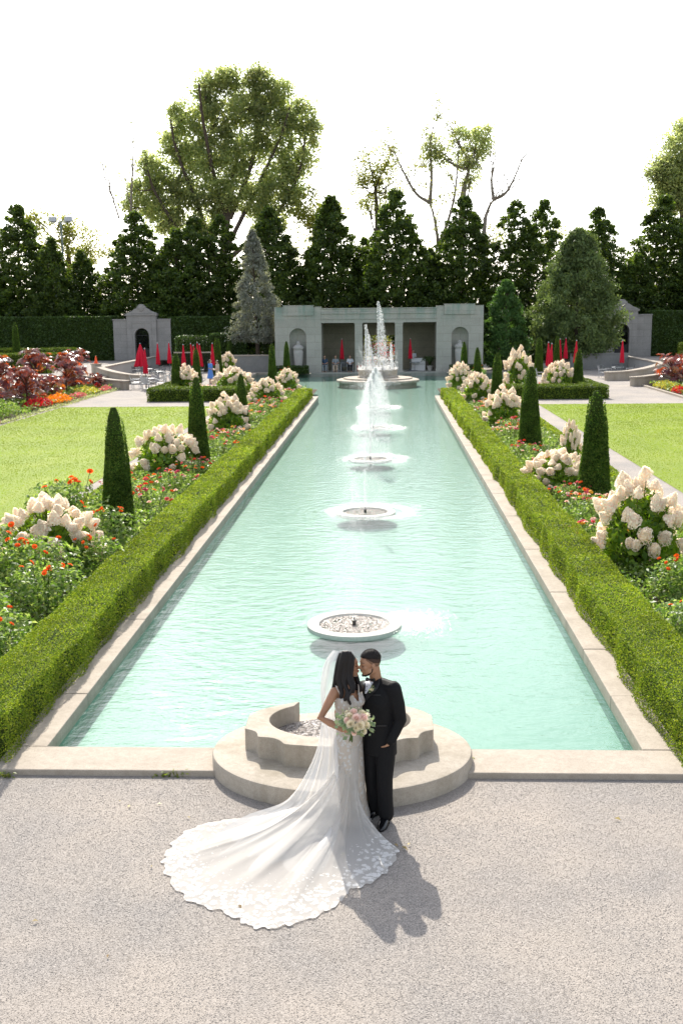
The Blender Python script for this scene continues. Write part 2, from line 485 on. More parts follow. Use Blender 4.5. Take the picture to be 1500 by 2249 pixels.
# pool basin: floor and walls as one painted sheet, then the water
OUT = [(-PW, P0), (PW, P0), (PW, P1), (W2, P1), (W2, P2), (W3, P2), (W3, P3), (-W3, P3), (-W3, P2), (-W2, P2), (-W2, P1), (-PW, P1)]
mb = MB(); n = len(OUT)
for x0, x1, y0, y1 in ((-PW, PW, P0, P1), (-W2, W2, P1, P2), (-W3, W3, P2, P3)):
    mb.add([(x0, y0, FLOOR_Z), (x1, y0, FLOOR_Z), (x1, y1, FLOOR_Z), (x0, y1, FLOOR_Z)], [(0, 1, 2, 3)])
for i in range(n):
    (xa, ya), (xb, yb) = OUT[i], OUT[(i+1) % n]
    mb.add([(xa, ya, FLOOR_Z), (xb, yb, FLOOR_Z), (xb, yb, -.03), (xa, ya, -.03)], [(0, 1, 2, 3)])
tag(mb.build('pool_floor', M_POOL), 'pale aqua painted shell of the long pool', kind='structure')
wv = []; e = .004
o = sheet('pool_water', [(-PW+e, PW-e, P0+e, P1-e), (-W2+e, W2-e, P1-e, P2-e), (-W3+e, W3-e, P2-e, P3-e)], WATER_Z, M_WATER)
tag(o, 'clear pale turquoise water rippling in the long pool')

# kerb stones round the pool
mb = MB()
y = P0
k = 0
while y < P1-.1:
    L = min(1.75+.25*math.sin(k*2.1), P1-y)
    for sx in (-1, 1):
        x0, x1 = sorted((sx*(PW-.004), sx*(PW+.44)))
        dz = .003*math.sin(k*3.3+sx)
        mb.box(x0, x1, y+.003, y+L-.003, -.12, KERB_Z+dz)
    y += L; k += 1
for x0, x1 in ((-3.86, -1.30), (1.30, 3.86)):
    mb.box(x0, x1, 11.02, P0-.004, -.12, KERB_Z)
for sx in (-1, 1):
    x0, x1 = sorted((sx*PW, sx*W2)); mb.box(x0+.01, x1-.01, P1+.0-.5+.5, P1+.3, -.12, KERB_Z-.01) if False else None
    x0, x1 = sorted((sx*(W2-.02), sx*(W2+.35))); mb.box(x0, x1, P1+.01, P2-.37, -.12, KERB_Z)
    x0, x1 = sorted((sx*(W2+.02), sx*(W3+.35))); mb.box(x0, x1, P2-.35, P2+.02, -.12, KERB_Z)
    x0, x1 = sorted((sx*(W3-.02), sx*(W3+.35))); mb.box(x0, x1, P2+.03, P3, -.12, KERB_Z)
    x0, x1 = sorted((sx*5.7, sx*(W3+.35))); mb.box(x0, x1, P3-.02, P3+.3, -.12, KERB_Z)
tag(mb.build('pool_kerb', M_KERB, bevel=.012), 'pale limestone kerb round the pool', kind='structure')


# loose stones lying on the near forecourt
def stones():
    n = 290000
    x = RNG.uniform(-5.2, 6.2, n); y = RNG.uniform(5.6, 11.8, n)
    y = y[(y < 11.0) | (np.abs(x) > 4.0)] if False else y
    ok = (y < 11.0-.0*x) | (x < -3.9) | (x > 3.9)
    ok &= ~(((x-.02)/1.44)**2+((y-11.36)/1.11)**2 < 1)
    x, y = x[ok], y[ok]; n = len(x)
    s = RNG.uniform(.0030, .0066, n)
    base = np.array([(1, 0, 0), (0, 1, 0), (-1, 0, 0), (0, -1, 0), (0, 0, 1), (0, 0, -1)], float)
    R = RNG.uniform(.55, 1.25, (n, 6, 1)); V = base[None]*R
    t = RNG.uniform(0, 2*PI, n); c, q = np.cos(t)[:, None], np.sin(t)[:, None]
    V = np.stack([V[..., 0]*c-V[..., 1]*q, V[..., 0]*q+V[..., 1]*c, V[..., 2]*.42], -1)+RNG.normal(0, .12, (n, 6, 3))
    V = V*s[:, None, None]; V[..., 0] += x[:, None]; V[..., 1] += y[:, None]; V[..., 2] += (s*.12)[:, None]
    F = np.array([(0, 1, 4), (1, 2, 4), (2, 3, 4), (3, 0, 4), (1, 0, 5), (2, 1, 5), (3, 2, 5), (0, 3, 5)])
    Q = (F[None]+6*np.arange(n)[:, None, None]).reshape(-1, 3)
    m, nt, out = new_mat('gravel_stone')
    g = nt.nodes.new('ShaderNodeNewGeometry')
    c = ramp(nt, g.outputs['Random Per Island'], [(0, (.155, .146, .14)), (.25, (.225, .209, .196)), (.65, (.285, .262, .244)), (1, (.40, .37, .343))])
    bigv = noise(nt, coords(nt, (1, .55, 1)), .9, 5, .65); c = mixc(nt, ramp(nt, bigv, [(.42, 0), (.62, .55)]), c, (.42, .36, .30)); bw = noise(nt, coords(nt, (.7, 1.3, 1)), 1.3, 4, .6); c = mixc(nt, ramp(nt, bw, [(.5, 0), (.68, .45)]), c, (.25, .23, .215))
    principled(nt, out, c, .85, .25)
    tag(big('gravel', V.reshape(-1, 3), Q, m), 'loose pale grey gravel stones on the forecourt', kind='stuff')


stones()

# raised terraces behind the retaining walls
for sx in (-1, 1):
    x0, x1 = sorted((sx*21.2, sx*90)); mb = MB(); mb.box(x0, x1, 30, 112, -.2, .55)
    tag(mb.build('terrace_ground', M_GRAVEL), 'raised gravel terrace on the %s of the garden' % ('left' if sx < 0 else 'right'), kind='structure')
# ---------------------------------------------------------------- stone fountain basin behind the couple
bt = thing('fountain_basin', 'semicircular stone fountain basin stepped into the near end of the pool', 'fountain', (.02, 11.36, 0))
mb = MB()
mb.lathe([(.995, -.55), (1.0, -.1), (1.0, .17), (.992, .192), (.975, .2), (.3, .2)], (.02, 11.36, 0), 96, 1.445, 1.13)
mb.build('platform', M_BASIN, bt, smooth=True)
BC = np.array([-.01, 11.60]); ZT = .45


def scallop(n=240):
    """outer outline: flat front, coved quarter corners, flat sides"""
    half = [(0, -.80), (.28, -.785), (.50, -.75), (.555, -.735)]
    def dip(a, b, d, n=9):
        a, b = np.array(a), np.array(b); t = np.linspace(0, 1, n); nrm = np.array([-(b-a)[1], (b-a)[0]]); nrm /= np.linalg.norm(nrm); nrm = nrm if np.dot(nrm, -(a+b)) > 0 else -nrm
        return [tuple(a+(b-a)*q+nrm*d*math.sin(PI*q)) for q in t]
    cove = dip((.575, -.715), (.84, -.545), .055)
    cove2 = dip((.875, -.535), (1.045, -.31), .055)
    side = [(1.045, 0), (1.045, .12), (1.0, .19), (.95, .26), (.86, .345), (.74, .42), (.60, .50), (.50, .55)]
    return half+cove+cove2+side


rt = scallop()
inn = []
for i in range(30):
    a = -PI/2+(PI/2+rad(46))*i/29; inn.append((.80*math.cos(a), .56*math.sin(a)))
cut_o, cut_i = (.50, .55), (.40, .40)
inn = [p for p in inn if p[1] < .40 or p[0] > .42]
outl = [(-x, y) for x, y in reversed(rt)]+rt[1:]
innl = [(-x, y) for x, y in reversed(inn)]+inn[1:]
no = 160


def resample(P, n):
    P = np.array(P); d = np.r_[0, np.cumsum(np.linalg.norm(np.diff(P, axis=0), axis=1))]; t = np.linspace(0, d[-1], n)
    return np.stack([np.interp(t, d, P[:, 0]), np.interp(t, d, P[:, 1])], 1)


# pair inner and outer points by angle so the top face stays even
po, pi_ = resample(outl, no)+BC, resample(innl, no)+BC
V = []
for z in (.15, ZT): V += [np.c_[po, np.full(no, z)], np.c_[pi_, np.full(no, z)]]
V = np.concatenate(V); F = []
for i in range(no-1):
    a, b, c, d = i, no+i, 2*no+i, 3*no+i
    F += [(a, a+1, c+1, c), (b+1, b, d, d+1), (c, c+1, d+1, d)]
F += [(0, 2*no, 3*no, no), (no-1, 2*no-1, 4*no-1, 3*no-1)]
mb = MB(); mb.add(V, F); mb.build('basin_wall', M_BASIN, bt, bevel=.008)
mb = MB(); mb.lathe([(1.0, .21), (1.0, .245)], (BC[0], BC[1], 0), 48, .79, .55); 
m, nt, out = new_mat('basin_wet_gravel')
v = coords(nt); vo = N(nt, 'ShaderNodeTexVoronoi', i_Scale=38.0); nt.links.new(v, vo.inputs['Vector'])
s_ = nt.nodes.new('ShaderNodeSeparateColor'); nt.links.new(vo.outputs['Color'], s_.inputs[0])
c_ = ramp(nt, s_.outputs[0], [(0, (.10, .085, .08)), (.5, (.26, .22, .19)), (1, (.45, .40, .36))])
principled(nt, out, c_, .12, .8, bump(nt, ramp(nt, vo.outputs['Distance'], [(0, 1), (.7, 0)]), 1.0, .02))
M_WETG = m
mb.build('wet_gravel', M_WETG, bt)

# moss and weeds at the kerb
M_WEED = m_leaf('weed_leaf', [(.10, .17, .03), (.20, .27, .05), (.30, .30, .09)], .4, .5, .3, 4)
for (px, py, n_, lab) in ((377, 1706, 90, 'small green weed growing from the gravel under the left kerb slab'), (1030, 1680, 110, 'green moss tuft in the gap right of the round platform'), (8, 1708, 60, 'small weed at the near corner of the left hedge')):
    c = G(px, py, .0); P = c+RNG.normal(0, 1, (n_, 3))*(.075, .02, .0)+np.c_[np.zeros((n_, 2)), np.abs(RNG.normal(0, .03, n_))]
    V, Q = leaves(P, .05, (0, 0, 1), .6, .35); o = big('weed', V, Q, M_WEED); tag(o, lab, 'weed')

# ---------------------------------------------------------------- the five fountain discs and the big fountain
def drop_mat():
    m, nt, out = new_mat('water_drops')
    d = N(nt, 'ShaderNodeBsdfDiffuse'); d.inputs[0].default_value = (.9, .93, .93, 1)
    t = N(nt, 'ShaderNodeBsdfTranslucent'); t.inputs[0].default_value = (.95, .97, .97, 1)
    g = N(nt, 'ShaderNodeBsdfGlossy', i_Roughness=.15)
    mx = nt.nodes.new('ShaderNodeMixShader'); mx.inputs[0].default_value = .75
    nt.links.new(d.outputs[0], mx.inputs[1]); nt.links.new(t.outputs[0], mx.inputs[2])
    m2 = nt.nodes.new('ShaderNodeMixShader'); m2.inputs[0].default_value = .25
    nt.links.new(mx.outputs[0], m2.inputs[1]); nt.links.new(g.outputs[0], m2.inputs[2])
    tp = nt.nodes.new('ShaderNodeBsdfTransparent'); m3 = nt.nodes.new('ShaderNodeMixShader'); m3.inputs[0].default_value = .6
    nt.links.new(m2.outputs[0], m3.inputs[1]); nt.links.new(tp.outputs[0], m3.inputs[2]); nt.links.new(m3.outputs[0], out.inputs[0]); return m


M_DROP = drop_mat()
M_METAL = m_plain('dark_nozzle_metal', (.05, .05, .048), .4, .5, .2, 20, **{'Metallic': .6})


def drops(P, s, stretch=1.0):
    """eight-sided drops, arrays"""
    n = len(P); s = np.broadcast_to(np.asarray(s, float), (n,))
    base = np.array([(1, 0, 0), (0, 1, 0), (-1, 0, 0), (0, -1, 0), (0, 0, 1), (0, 0, -1)], float)
    st = np.broadcast_to(np.asarray(stretch, float), (n,))
    V = base[None]*s[:, None, None]; V = V*np.stack([np.ones(n), np.ones(n), st], 1)[:, None, :]+np.asarray(P)[:, None, :]
    F = np.array([(0, 1, 4), (1, 2, 4), (2, 3, 4), (3, 0, 4), (1, 0, 5), (2, 1, 5), (3, 2, 5), (0, 3, 5)])
    return V.reshape(-1, 3), (F[None]+6*np.arange(n)[:, None, None]).reshape(-1, 3)


def jet_points(c, H, n, spread, wind, rise=.35):
    """water thrown up to H and falling back, drifting with the wind"""
    k = int(n*rise); z = H*(1-RNG.uniform(0, 1, k)**1.1); up = np.stack([RNG.normal(0, .012+.02*z/H, k), RNG.normal(0, .012+.02*z/H, k), z], 1)
    m = n-k; t = RNG.uniform(0, 1, m)**.55; z2 = (H-.25*H*np.abs(RNG.normal(0, .35, m)))*(1-t*t); ang = RNG.uniform(0, 2*PI, m); r = spread*t*np.sqrt(RNG.uniform(.02, 1, m))
    dn = np.stack([r*np.cos(ang)+wind*t*H*RNG.uniform(.3, 1.2, m), r*np.sin(ang), z2], 1)
    return np.concatenate([up, dn])+np.asarray(c), np.concatenate([np.full(k, 2.4), np.full(m, 1.6)])


DISC_Y = (16.95, 26.93, 36.87, 46.9, 57.0)
DLAB = ['round white fountain disc nearest the couple, with open pebbles and a thin jet', 'second round fountain disc from the couple, ringed by splashes', 'middle round fountain disc in the pool, under a wide spray',
        'fourth round fountain disc from the couple, in white foam', 'farthest small round fountain disc, just before the big fountain']
for i, y in enumerate(DISC_Y):
    t = thing('fountain_disc', DLAB[i], 'fountain', (0, y, 0), 'round fountain discs in a line down the pool')
    c = (0, y, 0); mb = MB()
    mb.lathe([(.56, -.06), (.575, -.002), (.60, .006), (.74, .006), (.764, -.004), (.764, -.075), (.735, -.085), (.56, -.06)], c, 72, cap=False); mb.build('rim', M_DISC, t, smooth=True)
    mb = MB(); mb.lathe([(.07, FLOOR_Z), (.07, -.12), (.70, -.10), (.72, -.088)], c, 48); mb.build('pedestal', M_POOL, t, smooth=True)
    n = 2600 if i == 0 else 900
    r = .55*np.sqrt(RNG.uniform(0, 1, n)); a = RNG.uniform(0, 2*PI, n); P = np.stack([r*np.cos(a), y+r*np.sin(a), np.full(n, -.046)+RNG.uniform(0, .012, n)], 1)
    V, Q = drops(P, RNG.uniform(.010, .024, n), .6); tag(big('pebble_bed', V, Q, M_PEBBLE, t), kind='stuff')
    mb = MB(); mb.lathe([(.03, -.04), (.03, .03), (.045, .035), (.045, .055), (.014, .06), (.012, .10)], c, 12); mb.build('nozzle', M_METAL, t)
    H = (2.3, 2.6, 2.6, 2.3, 2.0)[i]
    P, st = jet_points((0, y, .1), H, (1100, 4200, 11000, 12000, 9000)[i], (.3, .6, .8, .85, .8)[i], (.03, -.02, .02, .03, .02)[i], .16)
    sz = RNG.uniform(.25, 1, len(P))**1.5*(.008, .010, .013, .015, .017)[i]
    V, Q = drops(P, sz, st); tag(big('water_jet', V, Q, M_DROP, t), kind='stuff')
    # splash falling beside the disc
    m_ = (3800, 5200, 4200, 3400, 3000)[i]
    ang = RNG.uniform(0, 2*PI, m_); rr = np.abs(RNG.normal(0, 1, m_))
    if i == 0: P = np.stack([.95+RNG.normal(0, .32, m_), y+.18+RNG.normal(0, .36, m_), WATER_Z+.008+np.abs(RNG.normal(0, .035, m_))], 1)
    else: P = np.stack([(.82+.22*rr)*np.cos(ang)+.15, y+(.82+.2*rr)*np.sin(ang), WATER_Z+.008+np.abs(RNG.normal(0, .045, m_))], 1)
    V, Q = drops(P, RNG.uniform(.2, 1, m_)**1.8*(.010+.003*i), 1.0); tag(big('splash', V, Q, M_DROP, t), kind='stuff')

FY = 77.2
t = thing('tiered_fountain', 'large tiered stone fountain throwing tall jets before the pavilion', 'fountain', (0, FY, 0))
mb = MB(); mb.lathe([(2.75, FLOOR_Z), (2.75, .02), (2.93, .03), (2.96, .10), (2.93, .20), (2.80, .24), (2.45, .25), (2.43, .34), (1.5, .36)], (0, FY, 0), 80); mb.build('lower_basin', M_BASIN, t, smooth=True)
mb = MB(); mb.lathe([(1.44, .35), (1.46, .42), (1.36, .50), (1.37, .80), (1.40, .88), (1.36, .93), (1.22, .93), (1.2, .84), (.2, .84)], (0, FY, 0), 64); mb.build('upper_tier', M_BASIN, t, smooth=True)
for k in range(10):
    mb = MB(); a = k*2*PI/10; mb.lathe([(.03, .84), (.03, 1.02), (.05, 1.03), (.02, 1.08)], (1.05*math.cos(a), FY+1.05*math.sin(a), 0), 8); mb.build('nozzle', M_METAL, t)
JETS = [(.05, 0, 4.75, 6500, .42, .09), (-.82, -.5, 3.2, 2200, .3, .06), (-.62, .4, 2.5, 1100, .3, .05), (.93, -.3, 1.9, 800, .25, .03), (-.35, -.9, 1.15, 450, .15, .02), (.42, -.9, .75, 250, .12, .02), (.98, .5, 1.2, 350, .15, .02)]
for (dx, dy, H, n, sp, wi) in JETS:
    P, st = jet_points((dx, FY+dy, .85), H, n, sp, wi, .45); V, Q = drops(P, RNG.uniform(.2, 1, n)**1.6*.022, st*1.5); tag(big('water_jet', V, Q, M_DROP, t), kind='stuff')
n = 7000; a = RNG.uniform(0, 2*PI, n); r = 1.45*np.sqrt(RNG.uniform(0, 1, n)); P = np.stack([r*np.cos(a), FY+r*np.sin(a), .9+np.abs(RNG.normal(0, .12, n))*np.where(RNG.uniform(0, 1, n) < .5, 7, 1)], 1)
n2 = 1500; P2_ = np.stack([RNG.normal(.0, .45, n2), FY-1.45+RNG.normal(0, .12, n2), RNG.uniform(.35, .95, n2)], 1)
n3 = 2200; a = RNG.uniform(0, 2*PI, n3); P3_ = np.stack([RNG.normal(-.2, .7, n3), FY-3.4+RNG.normal(0, .5, n3), WATER_Z+np.abs(RNG.normal(0, .2, n3))], 1)
P = np.concatenate([P, P2_, P3_]); V, Q = drops(P, RNG.uniform(.2, 1, len(P))**1.7*.026, 1.2); tag(big('splash', V, Q, M_DROP, t), kind='stuff')

n = 16; P = np.c_[RNG.uniform(-3.2, 4.0, n), RNG.uniform(6.8, 10.9, n), np.full(n, .018)]; V, Q = leaves(P, .05, (0, 0, 1), 3, .5, .2, None, .5)
tag(big('fallen_leaves', V, Q, m_leaf('dry_leaf', [(.30, .20, .07), (.38, .30, .09), (.20, .12, .05)], .2)), 'few small dry leaves lying on the gravel', kind='stuff')
# ---------------------------------------------------------------- pavilion, gates, garden walls
YP = 90.0
pv = thing('garden_pavilion', 'long pale stone pavilion with three open bays at the far end of the pool', 'pavilion', (0, YP, 0))


def arc(cx, cz, r, a0, a1, n):
    return [(cx+r*math.cos(a0+(a1-a0)*i/n), cz+r*math.sin(a0+(a1-a0)*i/n)) for i in range(n+1)]


def arch_wall(mb, x0, x1, z0, z1, cx, hw, spring, y0, y1):
    P = [(x0, z0), (cx-hw, z0)]+arc(cx, spring, hw, PI, 0, 20)+[(cx+hw, z0), (x1, z0), (x1, z1), (x0, z1)]
    mb.prism_y(P, y0, y1)


def niche(mb, cx, r, z0, spring, y):
    a = np.linspace(PI, 0, 17); V = []; F = []
    for z in (z0, spring): V += [(cx+r*math.cos(t), y+.75*r*math.sin(t), z) for t in a]
    for k in range(1, 9):
        e = PI/2*k/8*.999; V += [(cx+r*math.cos(t)*math.cos(e), y+.75*r*math.sin(t)*math.cos(e), spring+r*math.sin(e)) for t in a]
    for i in range(9): F += [(i*17+j, i*17+j+1, (i+1)*17+j+1, (i+1)*17+j) for j in range(16)]
    mb.add(V, F)


def mirror_pavilion():
    for s in (-1, 1):
        w = MB(); tr = MB(); ni = MB()
        xa, xb = sorted((s*8.56, s*4.72)); cx = s*6.66
        arch_wall(w, xa, xb, .26, 4.62, cx, .69, 2.95, YP, YP+.75)
        w.box(xa-.03, xb+.0, YP-.03, YP+.75, 0, .26)
        w.box(xa, xb, YP+.002, YP+.75, 4.62, 5.33)
        niche(ni, cx, .69, .26, 2.95, YP+.3)
        px0, px1 = sorted((s*7.85, s*5.35)); tr.box(px0, px1, YP-.10, YP-.002, 4.66, 5.46); tr.box(px0-.04, px1+.04, YP-.13, YP+.4, 5.463, 5.50)
        tr.box(xa-.02, px0-.045, YP-.03, YP+.4, 5.333, 5.37); tr.box(px1+.045, xb+.02, YP-.03, YP+.4, 5.333, 5.37)
        x0, x1 = sorted((s*8.56, s*8.0)); w.box(x0, x1, YP+.753, YP+4.2, 0, 5.3)          # side walls
        x0, x1 = sorted((s*4.98, s*4.725)); w.box(x0, x1, YP+.755, YP+3.6, 0, 4.6)
        w.build('wall', M_PAV, pv, bevel=.01); ni.build('niche', M_PAV, pv, smooth=True); tr.build('parapet', M_PAV, pv, bevel=.01)
    e = MB(); e.box(-4.715, 4.715, YP+.02, YP+.95, 4.05, 5.16); e.build('entablature', M_PAV, pv)
    c = MB(); c.box(-4.715, 4.715, YP-.07, YP+.018, 4.78, 4.90); c.box(-4.715, 4.715, YP-.05, YP+.9, 5.163, 5.235); c.box(-4.715, 4.715, YP-.03, YP+.018, 4.32, 4.38); c.build('cornice', M_PAV, pv, bevel=.01)
    for s in (-1, 1):
        x0, x1 = sorted((s*1.97, s*1.34)); k = MB(); k.box(x0, x1, YP+.05, YP+.68, .10, 3.96); k.box(x0-.05, x1+.05, YP+.0, YP+.73, 0, .10); k.box(x0-.04, x1+.04, YP+.01, YP+.72, 3.96, 4.048)
        k.build('pillar', M_PAV, pv, bevel=.015)
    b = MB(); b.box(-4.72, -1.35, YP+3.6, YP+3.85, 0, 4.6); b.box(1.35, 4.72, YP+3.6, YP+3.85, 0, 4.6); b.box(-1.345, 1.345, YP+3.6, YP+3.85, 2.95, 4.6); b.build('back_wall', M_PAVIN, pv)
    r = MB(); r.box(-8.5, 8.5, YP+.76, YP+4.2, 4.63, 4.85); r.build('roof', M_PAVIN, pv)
    f = MB()
    for x in (-.62, .62): f.box(x-.03, x+.03, YP+3.66, YP+3.74, 0, 2.94)
    f.box(-1.34, 1.34, YP+3.66, YP+3.74, 2.35, 2.41); f.build('doorway_frame', M_METAL, pv)


mirror_pavilion()
fl = MB(); fl.box(-5.6, 5.6, P3-.02, YP+4.2, -.5, .02); tag(fl.build('pavilion_terrace', M_PAV, bevel=.02), 'low stone terrace step between pool and pavilion', kind='structure')
M_CLAY = m_stone('urn_stone', (.46, .45, .42), (.34, .33, .31), scale=3, bumps=.15)
for s in (-1, 1):
    t = thing('stone_urn', 'tall lidded stone urn in the arched niche %s of the pavilion bays' % ('left' if s < 0 else 'right'), 'urn', (s*6.66, YP+.22, .26), 'lidded urns in the pavilion niches')
    c = (s*6.66, YP+.22, .26)
    m1 = MB(); m1.lathe([(.34, 0), (.34, .08), (.25, .12), (.24, .2), (.30, .24), (.31, .3), (.36, .7), (.41, 1.3), (.42, 1.5), (.38, 1.56), (.40, 1.68), (.44, 1.72), (.44, 1.8)], c, 28); m1.build('body', M_CLAY, t, smooth=True)
    m2 = MB(); m2.lathe([(.45, 1.805), (.43, 1.87), (.26, 2.0), (.16, 2.05), (.15, 2.17), (.20, 2.2), (.12, 2.27), (.02, 2.32)], c, 28); m2.build('lid', M_CLAY, t, smooth=True)

M_IRON = m_plain('black_iron', (.012, .012, .013), .5, .5, .3, 10)
for s, gx in ((-1, -22.53), (1, 22.6)):
    yg = 103.0; zb = .55
    t = thing('arched_gateway', 'stone gateway with curved pediment and arched black iron gate, %s' % ('left of the pavilion' if s < 0 else 'half hidden behind the big cedar'), 'gateway', (gx, yg, zb), 'stone gateways in the boundary')
    w = MB(); arch_wall(w, gx-1.41, gx+1.41, zb, 4.75, gx, .68, 2.9, yg, yg+.7); w.build('wall', M_GATE, t, bevel=.015)
    c = MB(); c.box(gx-1.52, gx+1.52, yg-.10, yg+.75, 4.753, 4.93); c.box(gx-.95, gx+.95, yg-.03, yg-.002, 4.05, 4.11); c.box(gx-.98, gx-.92, yg-.03, yg-.002, .6, 4.05); c.box(gx+.92, gx+.98, yg-.03, yg-.002, .6, 4.05); c.build('cornice', M_GATE, t, bevel=.02)
    P = [(gx-1.45, 4.933), (gx+1.45, 4.933)]+[(gx+x, z) for x, z in ((1.35, 5.03), (1.1, 5.10), (.85, 5.22), (.65, 5.38), (.5, 5.45), (.42, 5.47), (.40, 5.6), (.28, 5.66), (.22, 5.76), (.1, 5.83), (-.1, 5.83), (-.22, 5.76), (-.28, 5.66), (-.40, 5.6), (-.42, 5.47), (-.5, 5.45), (-.65, 5.38), (-.85, 5.22), (-1.1, 5.10), (-1.35, 5.03))]
    p = MB(); p.prism_y(P, yg+.03, yg+.6); p.ell((gx, yg+.03, 5.42), (.30, .10, .28)); p.build('pediment', M_GATE, t, bevel=.03)
    for a in (-1, 1):
        w = MB(); x0, x1 = sorted((gx+a*1.415, gx+a*2.75)); w.box(x0, x1, yg+.15, yg+.6, zb, 4.35); w.box(x0-.02 if a > 0 else x0-.05, x1+.05 if a > 0 else x1+.02, yg+.10, yg+.65, 4.353, 4.45)
        w.build('side_wall', M_GATE, t, bevel=.02)
    g = MB()
    for k in range(-5, 6):
        x = gx+k*.125; top = 2.9+math.sqrt(max(0, .68**2-(x-gx)**2))
        g.tube([(x, yg+.3, zb), (x, yg+.3, top-.02)], .013, 6)
    for z in (.7, 1.65, 2.88): g.box(gx-.675, gx+.675, yg+.28, yg+.32, z, z+.04)
    for r in (.3, .5): g.tube([(x, yg+.3, z) for x, z in arc(gx, 2.9, r, PI, 0, 14)], .014, 6)
    for k in range(6):
        for sg in (-1, 1): g.tube([(gx+sg*(.2+.12*math.cos(q)), yg+.29, 1.85+.33*(k % 3)+.12*math.sin(q)) for q in np.linspace(0, 2*PI, 13)], .012, 5)
    g.box(gx-.67, gx+.67, yg+.31, yg+.33, .75, 1.6); g.build('iron_gate', M_IRON, t)

# retaining walls of the terraces, curved stair cheeks and steps
for s in (-1, 1):
    sd = 'left' if s < 0 else 'right'
    x0, x1 = sorted((s*20.85, s*21.2))
    for (ya, yb, lab) in ((46.0, 73.6, 'long pale retaining wall behind the %s flower border' % sd), (80.6, 101.8, 'pale terrace wall running from the curved steps to the %s gateway' % sd)):
        t = thing('retaining_wall', lab, 'wall', (s*21.0, ya, 0)); w = MB(); w.box(x0, x1, ya, yb, -.1, .93); w.build('wall', M_WALL, t)
        w = MB(); w.box(x0-.06, x1+.06, ya-.05, yb+.05, .933, 1.02); w.build('coping', M_KERB, t, bevel=.012)
    t = thing('curved_steps', 'curved stone steps with sweeping low side walls, %s of the garden' % sd, 'steps', (s*19, 77, 0))
    for k in range(5):
        st = MB(); xa, xb = sorted((s*(18.2+.52*k), s*21.3)); st.box(xa, xb, 73.95+.003*k, 80.15-.003*k, .0 if k == 0 else .12*k+.002, .12*(k+1)); st.build('step', M_KERB, t, bevel=.012)
    for (yy, dy, xe) in ((80.4, -3.2, 16.2), (73.8, -2.4, 16.7)):
        Lp = spline([(s*21.0, yy), (s*20.4, yy+dy*.22), (s*19.6, yy+dy*.50), (s*18.6, yy+dy*.76), (s*17.6, yy+dy*.94), (s*xe, yy+dy)], 22)
        zt_ = np.interp(np.linspace(0, 1, 22), [0, .3, .6, .85, 1], [1.22, .98, .78, .66, .62])
        tn = unit(np.gradient(Lp, axis=0)); nn = np.stack([-tn[:, 1], tn[:, 0]], 1)
        for nm, hw, za, zb_, M in (('side_wall', .22, 0*zt_-.05, zt_-.1, M_BASIN), ('coping', .29, zt_-.097, zt_, M_KERB)):
            V = np.concatenate([np.c_[Lp-nn*hw, za], np.c_[Lp+nn*hw, za], np.c_[Lp+nn*hw, zb_], np.c_[Lp-nn*hw, zb_]]); q = 22; F = []
            for i in range(q-1):
                for a in range(4): b = (a+1) % 4; F.append((a*q+i, a*q+i+1, b*q+i+1, b*q+i))
            F += [(0, q, 2*q, 3*q), (q-1, 4*q-1, 3*q-1, 2*q-1)]
            w = MB(); w.add(V, F); w.lathe([(hw+.03, float(za[-1])), (hw+.03, float(zb_[-1]))], (s*xe, yy+dy, 0), 24); w.build(nm, M, t, smooth=True)
        pr = MB(); pr.lathe([(.36, -.05), (.36, 1.24), (.42, 1.26), (.42, 1.34)], (s*21.0, yy, 0), 20); pr.build('pier', M_BASIN, t, smooth=True)

# low walls beside the pavilion
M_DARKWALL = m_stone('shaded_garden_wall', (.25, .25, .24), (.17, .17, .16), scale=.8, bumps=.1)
t = thing('garden_wall', 'low grey wall with a pale rail between hedge and pavilion, left', 'wall', (-10.8, 91.5, 0))
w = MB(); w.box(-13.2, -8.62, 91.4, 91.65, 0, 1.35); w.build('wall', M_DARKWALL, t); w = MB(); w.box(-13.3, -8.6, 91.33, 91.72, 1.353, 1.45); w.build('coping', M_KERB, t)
t = thing('garden_railing', 'dark metal railing with a pale top rail behind the red parasols', 'railing', (-15, 92, 0))
w = MB(); w.box(-17.4, -13.35, 91.97, 92.05, 1.62, 1.72); w.build('top_rail', M_KERB, t); w = MB()
for k in range(26): w.box(-17.3+k*.155, -17.27+k*.155, 91.99, 92.02, 0, 1.62)
w.box(-17.4, -13.35, 91.98, 92.04, .2, .25); w.build('bars', M_IRON, t)
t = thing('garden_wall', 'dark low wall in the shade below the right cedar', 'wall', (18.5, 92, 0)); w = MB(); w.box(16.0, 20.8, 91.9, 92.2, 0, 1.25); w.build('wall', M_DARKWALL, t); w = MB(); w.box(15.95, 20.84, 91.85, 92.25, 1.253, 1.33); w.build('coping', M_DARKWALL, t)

# ---------------------------------------------------------------- clipped hedges
LEAF_BOX = m_leaf('boxwood_leaf', [(.085, .145, .012), (.145, .22, .02), (.225, .29, .03), (.31, .345, .05)], .34, .55, .15, .8, (1, 1, .45))
LEAF_BED_SHADED = m_leaf('shaded_bed_leaf', [(.06, .105, .012), (.11, .17, .02), (.20, .25, .03)], .15, .6, .15, .8)  # unlit hedge fronts painted in: darker leaf colours, little translucency
LEAF_DARKHEDGE = m_leaf('tall_hedge_leaf', [(.025, .055, .012), (.05, .095, .02), (.08, .13, .03)], .3, .45, .35, .6)
M_CORE = m_plain('hedge_core', (.035, .055, .012), .95, .05, .4, 10)  # dark solid core added under the leaves to block the light
M_STEM = m_plain('plant_stem', (.07, .10, .03), .8, .2, .3, 10)
M_BARK = m_plain('tree_bark', (.085, .065, .05), .9, .2, .35, 5, .4)


